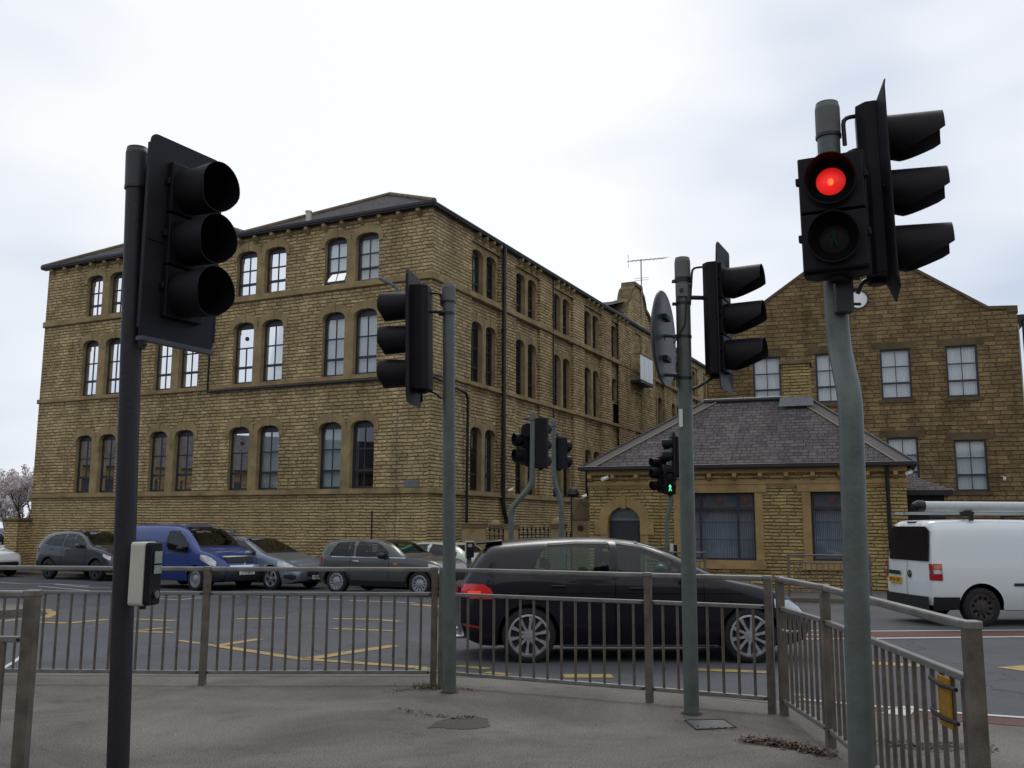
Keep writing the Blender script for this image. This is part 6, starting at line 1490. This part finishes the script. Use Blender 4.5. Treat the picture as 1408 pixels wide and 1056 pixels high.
# ================================================================== GUARDRAILS
GR = 'pedestrian guardrail panels along the kerb'
def rail(lbl, a, b, H_=1.10, posts=(1, 1), nb=None, z2=.845, z0=.115, ps=.030, name='guardrail', group=GR, ht=None, ytop=0, bar=.0125, mat=None, matt=None):
    a, b = Vector((*a, 0)), Vector((*b, 0)); d = b-a; L_ = d.length; an = math.atan2(d.y, d.x); zb = ytop
    o = thing(name, lbl, 'guardrail', (a.x, a.y, zb), an, group); g = ps+.008
    mat = mat or RAILM; matt = matt or RAILT
    for x, on in ((0, posts[0]), (L_, posts[1])):
        if on:
            m = MB(); m.box(x-ps, x+ps, -ps, ps, 0, H_-.03); m.build('post', mat, o, bevel=.004)
            m = MB(); m.box(x-ps-.004, x+ps+.004, -ps-.004, ps+.004, H_-.034, H_+.002); m.build('post_cap', matt, o, bevel=.006)
    m = MB(); m.box(ps+.003, L_-ps-.003, -.024, .024, H_-.045, H_-.002); m.build('top_rail', matt, o, bevel=.012)
    for z, nm in ((z2, 'middle_rail'), (z0, 'bottom_rail')):
        m = MB(); m.box(g, L_-g, -.020, .020, z-.017, z+.017); m.build(nm, matt, o, bevel=.006)
        for x, s_ in ((g, 1), (L_-g, -1)):
            m = MB(); m.tube([(x+s_*.012, -.030, z), (x+s_*.012, .030, z)], .008, 8); m.build('bolt', STEEL, o)
    nb = nb or max(1, round(L_/.132)-1)
    bm_ = MB(); bm_.tube([(0, 0, z0+.016), (0, 0, z2-.016)], bar, 10, cap=False); first = None
    for k in range(1, nb+1):
        x = L_*k/(nb+1)
        if first is None: first = bm_.build('baluster', mat, o, smooth=50, loc=(x, 0, 0))
        else: c = first.copy(); C.objects.link(c); c.parent = o; c.location = (x, 0, 0)
    return o
rail('far left guardrail panel running out of the picture in front of the dark grey SUV', (-5.15, 9.42), (-2.92, 9.34))
rail('guardrail panel between the post under the blue van and the green grey pole', (-2.92+.001, 9.34), (-.74, 9.42), posts=(0, 1))
rail('guardrail panel in front of the tail of the black hatchback', (-.655, 9.38), (1.20, 8.53))
rail('guardrail panel in front of the bonnet of the black hatchback', (1.20+.001, 8.53), (2.13, 8.06), posts=(0, 1))
rail('short guardrail panel turning from the corner posts towards the camera', (2.205, 7.98), (2.21, 6.86), nb=8)
rr_ = rail('long near guardrail panel on the right with a yellow tag strapped to it', (2.21, 6.86-.001), (2.0, 4.25), posts=(0, 1), ps=.034)
rail('dark near guardrail panel cut by the left edge of the picture', (-4.9, 5.62), (-2.76, 5.62), H_=1.12, ps=.036, nb=14, z0=.12, bar=.014)
# yellow tag strapped to balusters
tg = MB(); L_ = math.dist((2.21, 6.86), (2.0, 4.25))
x0 = L_-.36; tg.box(x0, x0+.15, -.035, -.025, .60, .825); y_ = tg.build('yellow_tag', YELM, rr_, bevel=.004)
for z in (.64, .785):
    m = MB(); m.tube([(x0-.08, -.04, z+.01), (x0+.07, -.046, z), (x0+.25, -.04, z+.006)], .010, 6); m.build('cable_tie', TRIM, y_)
m = MB()
m.tube([(.02, -.02, .56), (.14, -.05, .56)], .007, 6); m.tube([(.10, -.06, .557), (.16, .03, .56)], .009, 6)
o = m.build('clip', WHITEP, None); o.location = (2.2, 7.93, .12); o.rotation_euler = (0, 0, -R(60)); tag(o, 'small pale clip sticking out beside the corner posts of the guardrail', 'clip')
# guardrail by the gatehouse
kz = road(22.6)+.1
a = FD(gx(1083), 0, 3.3); b = FD(gx(1196), 0, 3.3)
aa = at(1083, 800, 1); fr = Fr(FD(0, 0, 3.3)[:2], FD.d, 1); sa, sb = pln(fr, 1085, 800)[0], pln(fr, 1197, 800)[0]; m_ = (sa+sb)/2
rail('far guardrail panel in front of the small gatehouse window', fr(sa, 0)[:2], fr(sb, 0)[:2], group='guardrails in front of the gatehouse', ytop=kz, matt=RAILM, H_=1.0, z2=.80)
sc0, sd0 = pln(fr, 950, 800)[0], pln(fr, 970, 800)[0]
rail('end of a far guardrail panel below the large gatehouse window', fr(sc0+1.2, 0)[:2], fr(sd0, 0)[:2], group='guardrails in front of the gatehouse', ytop=kz, matt=RAILM, H_=1.02, z2=.80)

# ================================================================== SMALL THINGS
def leafy(name, pts_fn, n, mats, size=(.02, .05), label='', cat='', parent=None, up=.5, kind='stuff'):
    m = MB()
    for i in range(n):
        x, y, z = pts_fn(); s_ = random.uniform(*size); a = random.uniform(0, 6.28); t = random.uniform(-1, 1)*up
        u = Vector((math.cos(a), math.sin(a), t)).normalized()*s_; v_ = Vector((-math.sin(a), math.cos(a), random.uniform(-1, 1)*up)).normalized()*s_*.6; c = Vector((x, y, z))
        m.face([c-u, c-v_*.9, c+u, c+v_], None, random.randrange(len(mats)))
    o = m.build(name, mats, parent)
    if kind: o['kind'] = kind; tag(o, label, cat)
    return o
LF = [simple('brown_dead_leaf', (.10, .055, .035), .9), simple('dark_dead_leaf', (.05, .03, .024), .9), simple('pale_dead_leaf', (.22, .165, .10), .9), simple('purple_dead_leaf', (.075, .045, .045), .9)]
def pile(pix, sp, z=0, hgt=.03):
    P = [gnd0(u, v) for u, v in pix]
    def f():
        i = random.randrange(len(P)-1); t = random.random(); c = P[i]*(1-t)+P[i+1]*t
        return c.x+random.gauss(0, sp), c.y+random.gauss(0, sp*1.3), .006+abs(random.gauss(0, hgt*.6))
    return f
def gnd0(u, v):
    d = ray(u, v); t = -H/d[2]; return Vector((d[0]*t, d[1]*t, 0))
leafy('leaf_litter', pile([(1025, 1019), (1060, 1023), (1095, 1028), (1142, 1040)], .035, hgt=.022), 1100, LF, (.008, .022), 'heap of brown dead leaves on the pavement by the short guardrail', 'leaves')
leafy('leaf_litter', pile([(1215, 1022), (1262, 1027), (1310, 1027), (1362, 1030)], .05, hgt=.012), 500, LF, (.008, .022), 'thin scatter of brown leaves beyond the near right guardrail', 'leaves')
leafy('leaf_litter', pile([(540, 951), (575, 948), (610, 947), (650, 950)], .05, hgt=.015), 260, LF, (.006, .018), 'crumbs of dead leaves along the foot of the middle pole', 'leaves')
leafy('leaf_litter', pile([(545, 975), (590, 984), (625, 988), (650, 986)], .03, hgt=.008), 260, LF+[simple('grit', (.12, .11, .10), .9)], (.005, .016), 'line of grit and leaf crumbs on the pavement near the middle pole', 'leaves')
leafy('leaf_litter', pile([(935, 990), (960, 1003), (1010, 1003)], .03, hgt=.006), 120, LF, (.005, .014), 'crumbs of leaves round the square manhole cover', 'leaves')
leafy('leaf_litter', lambda: (random.uniform(-3.5, 3.5), random.uniform(4.5, 8.6), .005), 160, LF, (.005, .014), 'a few stray leaf crumbs over the pavement', 'leaves', up=.1)
GW = [simple('weed_green', (.06, .075, .02), .8), simple('weed_yellow', (.11, .11, .03), .8)]
m = MB()
for i in range(260):
    c = gnd0(random.gauss(594, 14), 947)+Vector((0, random.gauss(.03, .05), 0)); a = random.uniform(0, 6.28); h_ = random.uniform(.02, .065); d_ = Vector((math.cos(a), math.sin(a), 0))
    m.face([c-d_*.004, c+d_*.004, c+Vector((random.gauss(0, .02), random.gauss(0, .02), h_))], None, random.randrange(2))
o = m.build('weeds', GW); o['kind'] = 'stuff'; tag(o, 'tuft of low weeds at the foot of the middle pole', 'weeds')
# worn patch and manhole cover
P = [gnd0(*p) for p in ((942, 991), (995, 990), (1012, 1001), (958, 1004))]
m = MB(); m.face([(p.x, p.y, .004) for p in P]); mc = m.build('manhole_cover', simple('worn_iron_cover', (.10, .10, .098), .6, noise=.3, nscale=20, bump=.6, bscale=90)); tag(mc, 'square grey manhole cover set in the pavement beside the right middle pole', 'manhole cover')
m = MB()
for a, b in zip(P, P[1:]+P[:1]): m.tube([a+Vector((0, 0, .004)), b+Vector((0, 0, .004))], .006, 5)
f_ = m.build('cover_frame', simple('dark_joint', (.03, .03, .028), .9)); f_.parent = mc
DP = ground_mat('dark_pavement_patch', (.085, .075, .068), (.06, .052, .048), 120, patch=.3, bump=.8)
def patch(pix, name='pavement', mat=None, seed=1):
    rnd = random.Random(seed); P = [gnd0(*p) for p in pix]; c = sum(P, Vector())/len(P); out_ = []
    for a, b in zip(P, P[1:]+P[:1]):
        for k in range(8): q = a+(b-a)*k/8; q = q+(q-c)*rnd.uniform(-.10, .10); out_.append((q.x, q.y, .003))
    m = MB(); m.face(out_); struct(m.build(name, mat or DP))
patch([(600, 992), (640, 984), (668, 988), (674, 1000), (640, 1003), (590, 1001)], seed=3)
# blossom trees at left
BLS = [simple('pale_blossom', (.80, .75, .78), .8), simple('pink_blossom', (.78, .68, .73), .8), simple('white_blossom', (.85, .84, .86), .8), simple('dull_blossom', (.62, .56, .60), .8)]
BARK = simple('dark_bark', (.035, .028, .028), .95, noise=.4, nscale=10, bump=1, bscale=20)
def tree(x, y, h_, rad, seed, lbl, nleaf=5200):
    rnd = random.Random(seed); z0 = road(y)+.1; T_ = thing('blossom_tree', lbl, 'tree', (x, y, z0), 0, 'blossom trees left of the mill')
    m = MB(); tips = []
    def br_(p, d, l, r, dep):
        q = p+d*l*.5+Vector((rnd.gauss(0, .05), rnd.gauss(0, .05), 0))*l; e_ = q+(d+Vector((rnd.gauss(0, .15), rnd.gauss(0, .15), .05))).normalized()*l*.5
        m.tube([p, q, e_], [r, r*.8, r*.62], 6 if dep < 3 else 4, cap=False)
        if dep >= 2: tips.append((q, e_))
        if dep < 5:
            for k in range(3 if dep < 3 else 3):
                a = rnd.uniform(0, 6.28); sp = rnd.uniform(.35, .85); nd = (d+Vector((math.cos(a)*sp, math.sin(a)*sp, rnd.uniform(-.1, .35)))).normalized(); br_(e_ if k else q, nd, l*rnd.uniform(.6, .82), r*.58, dep+1)
    br_(Vector((0, 0, 0)), Vector((0, 0, 1)), h_*.30, .11, 0)
    m.build('trunk', BARK, T_, smooth=60)
    m = MB()
    for i in range(nleaf):
        a, b = rnd.choice(tips); t = rnd.random(); c = a+(b-a)*t+Vector((rnd.gauss(0, .05), rnd.gauss(0, .05), rnd.gauss(0, .05)))
        s_ = rnd.uniform(.018, .05); u = Vector((rnd.gauss(0, 1), rnd.gauss(0, 1), rnd.gauss(0, 1))).normalized()*s_; w_ = u.cross(Vector((rnd.gauss(0, 1), rnd.gauss(0, 1), rnd.gauss(0, 1)))).normalized()*s_
        m.face([c-u, c-w_, c+u, c+w_], None, rnd.randrange(4))
    m.build('crown', BLS, T_)
q = at(-12, 700, 43); tree(q.x, 43, 5.0, 2.4, 5, 'blossom tree cut by the left edge of the picture', 9000)
q = at(38, 700, 45); tree(q.x, 45, 4.6, 2.0, 11, 'blossom tree partly hidden behind the left corner of the mill', 8000)
q = at(14, 700, 50); tree(q.x, 50, 5.2, 2.0, 23, 'blossom tree standing farthest back between the other two', 8000)
# gate pier, gate and wall at left
q = at(22, 790, 38.4); gp_ = thing('gate_pier', 'square stone gate pier with a flat cap left of the mill', 'gate pier', (q.x, 38.4, road(38)+.05), math.atan2(-FA.d[1], -FA.d[0]))
zt = at(22, 712, 38.4).z-gp_.location.z
m = MB(); m.box(-.38, .38, -.38, .38, 0, zt-.12); m.build('shaft', PLINTH, gp_); m = MB(); m.box(-.48, .48, -.48, .48, zt-.12, zt); m.build('cap', ASHD, gp_, bevel=.03)
q2 = FA(WA+.1, 0, -.4)
d_ = Vector((q2[0]-q.x, q2[1]-38.4, 0)); gt = thing('gate', 'dark boarded gate between the stone gate pier and the mill', 'gate', (q.x, 38.4, road(38)+.1), math.atan2(d_.y, d_.x))
m = MB()
for k in range(int(d_.length/.16)): m.box(.4+k*.16, .4+k*.16+.15, -.02, .02, .05, zt-.42)
m.build('boards', simple('black_gate_paint', (.015, .015, .018), .6), gt); m = MB(); m.box(.38, d_.length, -.05, -.022, zt-.8, zt-.68); m.build('rail', simple('black_gate_paint', (.015, .015, .018)), gt)
A_ = FA(WA+1.3, 0, 1.0); B_ = FA(60, 0, -1.0)
m = MB(); dv = Vector((q.x-30-q.x, 0, 0)); wl = thing('boundary_wall', 'low stone wall with dark hedge running left from the gate pier', 'wall', (q.x-.5, 38.4, road(38)), math.atan2(FA.d[1], FA.d[0]))
m.box(0, 40, -.15, .15, 0, .55); m.build('wall', PLINTH, wl); m = MB(); m.box(0, 40, -.2, .2, .55, .65); m.build('coping', ASHD, wl)
HG = [simple('dark_hedge_leaf', (.02, .022, .016), .8), simple('dark_hedge_twig', (.03, .025, .022), .9)]
leafy('hedge', lambda: (random.uniform(0, 20)*FA.d[0]+q.x-.9, 0, random.uniform(.2, 1.9)), 1, HG, label='x', cat='x', kind=None) if False else None
rnd = random.Random(3); m = MB()
for i in range(9000):
    t = rnd.uniform(-1, 24); c = Vector((q.x-.2+FA.d[0]*t, 41.5+FA.d[1]*t+rnd.gauss(0, .35), road(38)+rnd.uniform(.0, 1.75+.3*math.sin(t*1.3)))); s_ = rnd.uniform(.03, .09)
    u = Vector((rnd.gauss(0, 1), rnd.gauss(0, 1), rnd.gauss(0, 1))).normalized()*s_; w_ = u.cross(Vector((rnd.gauss(0, 1), rnd.gauss(0, 1), rnd.gauss(0, 1)))).normalized()*s_; m.face([c-u, c-w_, c+u, c+w_], None, rnd.randrange(2))
o = m.build('hedge', HG); tag(o, 'dark bare hedge behind the low wall left of the mill', 'hedge', kind='stuff')
# gate piers, railings and lamp in the yard entrance
YM = 'stone gate piers at the mill entrance'
IRON = simple('black_iron', (.012, .012, .014), .5)
def pier(u0, u1, vt, Y, lbl, extra=None):
    a, b = at(u0, vt, Y), at(u1, vt, Y); w_ = (b.x-a.x)/2; zb = road(Y)+.05; o = thing('gate_pier', lbl, 'gate pier', ((a.x+b.x)/2, Y, zb), 0, YM); h_ = a.z-zb
    m = MB(); m.box(-w_*.88, w_*.88, -w_*.88, w_*.88, 0, h_-.14); m.build('shaft', ASH, o); m = MB(); m.box(-w_, w_, -w_, w_, h_-.14, h_-.05); m.box(-w_*1.06, w_*1.06, -w_*1.06, w_*1.06, h_-.05, h_); m.build('cap', ASHD, o, bevel=.015)
    if extra == 'dome':
        m = MB(); m.grid([[(w_*.8*math.cos(e)*math.cos(t), w_*.8*math.cos(e)*math.sin(t), h_+w_*.75*math.sin(e)) for t in [2*math.pi*k/20 for k in range(21)]] for e in [math.pi/2*k/6 for k in range(7)]]); m.build('finial', ASH, o, smooth=60)
    return o, h_, w_
pier(634, 670, 719, 29.4, 'broad flat capped gate pier beside the mill corner'); pier(672, 690, 721, 30.6, 'small gate pier with a rounded top between the railings', 'dome')
pier(692, 714, 721, 29.8, 'flat capped gate pier behind the cranked signal pole'); pier(756, 779, 720, 30.2, 'gate pier topped with a stone ball behind the second cranked pole', 'dome')
def railing(u0, u1, vt, Y, lbl):
    a, b = at(u0, vt, Y), at(u1, vt, Y); zb = road(Y)+.1; o = thing('iron_railing', lbl, 'railing', (a.x, Y, zb), 0, 'iron railings at the mill entrance'); L_ = b.x-a.x; h_ = a.z-zb
    for z in (.3, h_-.28): m = MB(); m.box(0, L_, -.012, .012, z, z+.03); m.build('rail', IRON, o)
    n_ = max(2, int(L_/.12)); first = None
    for k in range(n_+1):
        x = L_*k/n_
        if first is None:
            m = MB(); m.tube([(0, 0, 0), (0, 0, h_-.14)], .014, 6); m.tube([(0, 0, h_-.16), (0, 0, h_-.10), (0, 0, h_)], [.014, .04, .003], 6); first = m.build('spear', IRON, o, loc=(x, 0, 0))
        else: c = first.copy(); C.objects.link(c); c.parent = o; c.location = (x, 0, random.uniform(-.04, .04))
railing(655, 692, 725, 29.9, 'spear topped iron railing between the first two gate piers'); railing(708, 754, 723, 30.4, 'long spear topped iron railing left of the ball topped pier'); railing(779, 790, 730, 30.4, 'narrow iron railing beside the ornate stone pedestal')
# ornate pedestal
a, b = at(786, 700, 29.2), at(810, 700, 29.2); zb = road(29)+.05; w_ = (b.x-a.x)/2; o = thing('stone_pedestal', 'ornate stone pedestal with pediment and dark roundel left of the gatehouse', 'pedestal', ((a.x+b.x)/2, 29.2+w_, zb))
z1, z2, z3 = [at(798, v, 29.2).z-zb for v in (715, 708, 686)]
m = MB(); m.box(-w_*.9, w_*.9, -w_*.9, w_*.9, 0, z1); m.build('shaft', ASH, o); m = MB(); m.box(-w_*1.05, w_*1.05, -w_*1.05, w_*1.05, z1, z2); m.build('cornice', ASHD, o, bevel=.01)
m = MB(); m.prism([(-w_, z2), (w_, z2), (0, z3)], -w_, w_, lambda a, b, d: (a, d, b)); m.prism([(-w_, z2), (w_, z2), (0, z3)], -w_, w_, lambda a, b, d: (d, a, b)); m.build('pediment', ASHD, o)
m = MB(); zc = at(796, 726, 29.2).z-zb; m.tube([(0, -w_*.9-.03, zc), (0, -w_*.9, zc)], .09, 16); m.build('roundel', GUT, o)
# iron lamp
a = at(786, 735, 28.9); zb = road(29)+.05; o = thing('lamp_post', 'slim black iron lamp standing before the ornate stone pedestal', 'lamp post', (a.x, 28.9, zb)); zl = at(786, 682, 28.9).z-zb; zt_ = at(786, 673, 28.9).z-zb
m = MB(); m.tube([(0, 0, 0), (0, 0, zl)], .025, 8); m.tube([(-.30, 0, zl-.02), (.34, 0, zl-.02)], .02, 6); m.build('post', IRON, o); m = MB(); m.tube([(.05, 0, zl), (.05, 0, zl+.05), (.05, 0, zt_), (.05, 0, zt_+.07)], [.15, .2, .12, .03], 6); m.build('lantern', IRON, o)
# cctv cameras, floodlights
def cctv(u, v, Y, lbl, an=0):
    p = at(u, v, Y); o = thing('security_camera', lbl, 'security camera', p, an, 'security cameras on the walls')
    m = MB(); m.tube([(-.10, -.10, -.03), (.07, .05, .03)], .055, 12); m.build('housing', simple('camera_white', (.75, .75, .72), .4), o, smooth=40, bevel=.004); m = MB(); m.tube([(.05, .03, .02), (.09, .12, .10), (.09, .45, .10)], .016, 6); m.build('arm', simple('camera_white', (.75, .75, .72)), o)
def onf(fr, u, v, o=.25): s_, z = pln(fr, u, v, o); p = fr(s_, z, o); return p[1]
cctv(832, 658, onf(FD, 832, 658), 'white security camera under the left eaves of the gatehouse'); cctv(1381, 658, onf(FC, 1381, 658), 'white security camera on the brown gabled wall', math.pi*.1)
cctv(1250, 650, 25.3, 'white security camera at the right corner of the gatehouse'); cctv(702, 674, onf(FB, 702, 674), 'small white security camera on the mill flank above the iron railing'); cctv(803, 683, onf(FB, 803, 683)-8, 'small white security camera above the ornate pedestal')
# wall lamp on the mill
p = at(548, 400, onf(FA, 548, 400, .35)); o = thing('wall_lamp', 'grey swan necked wall lamp on the mill, seen above the middle signal', 'lamp', p)
m = MB(); m.tube(bend([(0, 0, -.25), (.02, 0, .02), (-.18, -.1, .18), (-.62, -.2, .38)], .15), [.06]*14+[.05]*5 if False else .055, 10, flat=.6); m.build('arm', simple('blue_grey_lamp', (.13, .16, .19), .4, noise=.1), o, smooth=50)
m = MB(); m.box(-.09, .09, -.09, .5, -.55, -.2); m.build('lamp_base', simple('blue_grey_lamp', (.13, .16, .19)), o, bevel=.02)
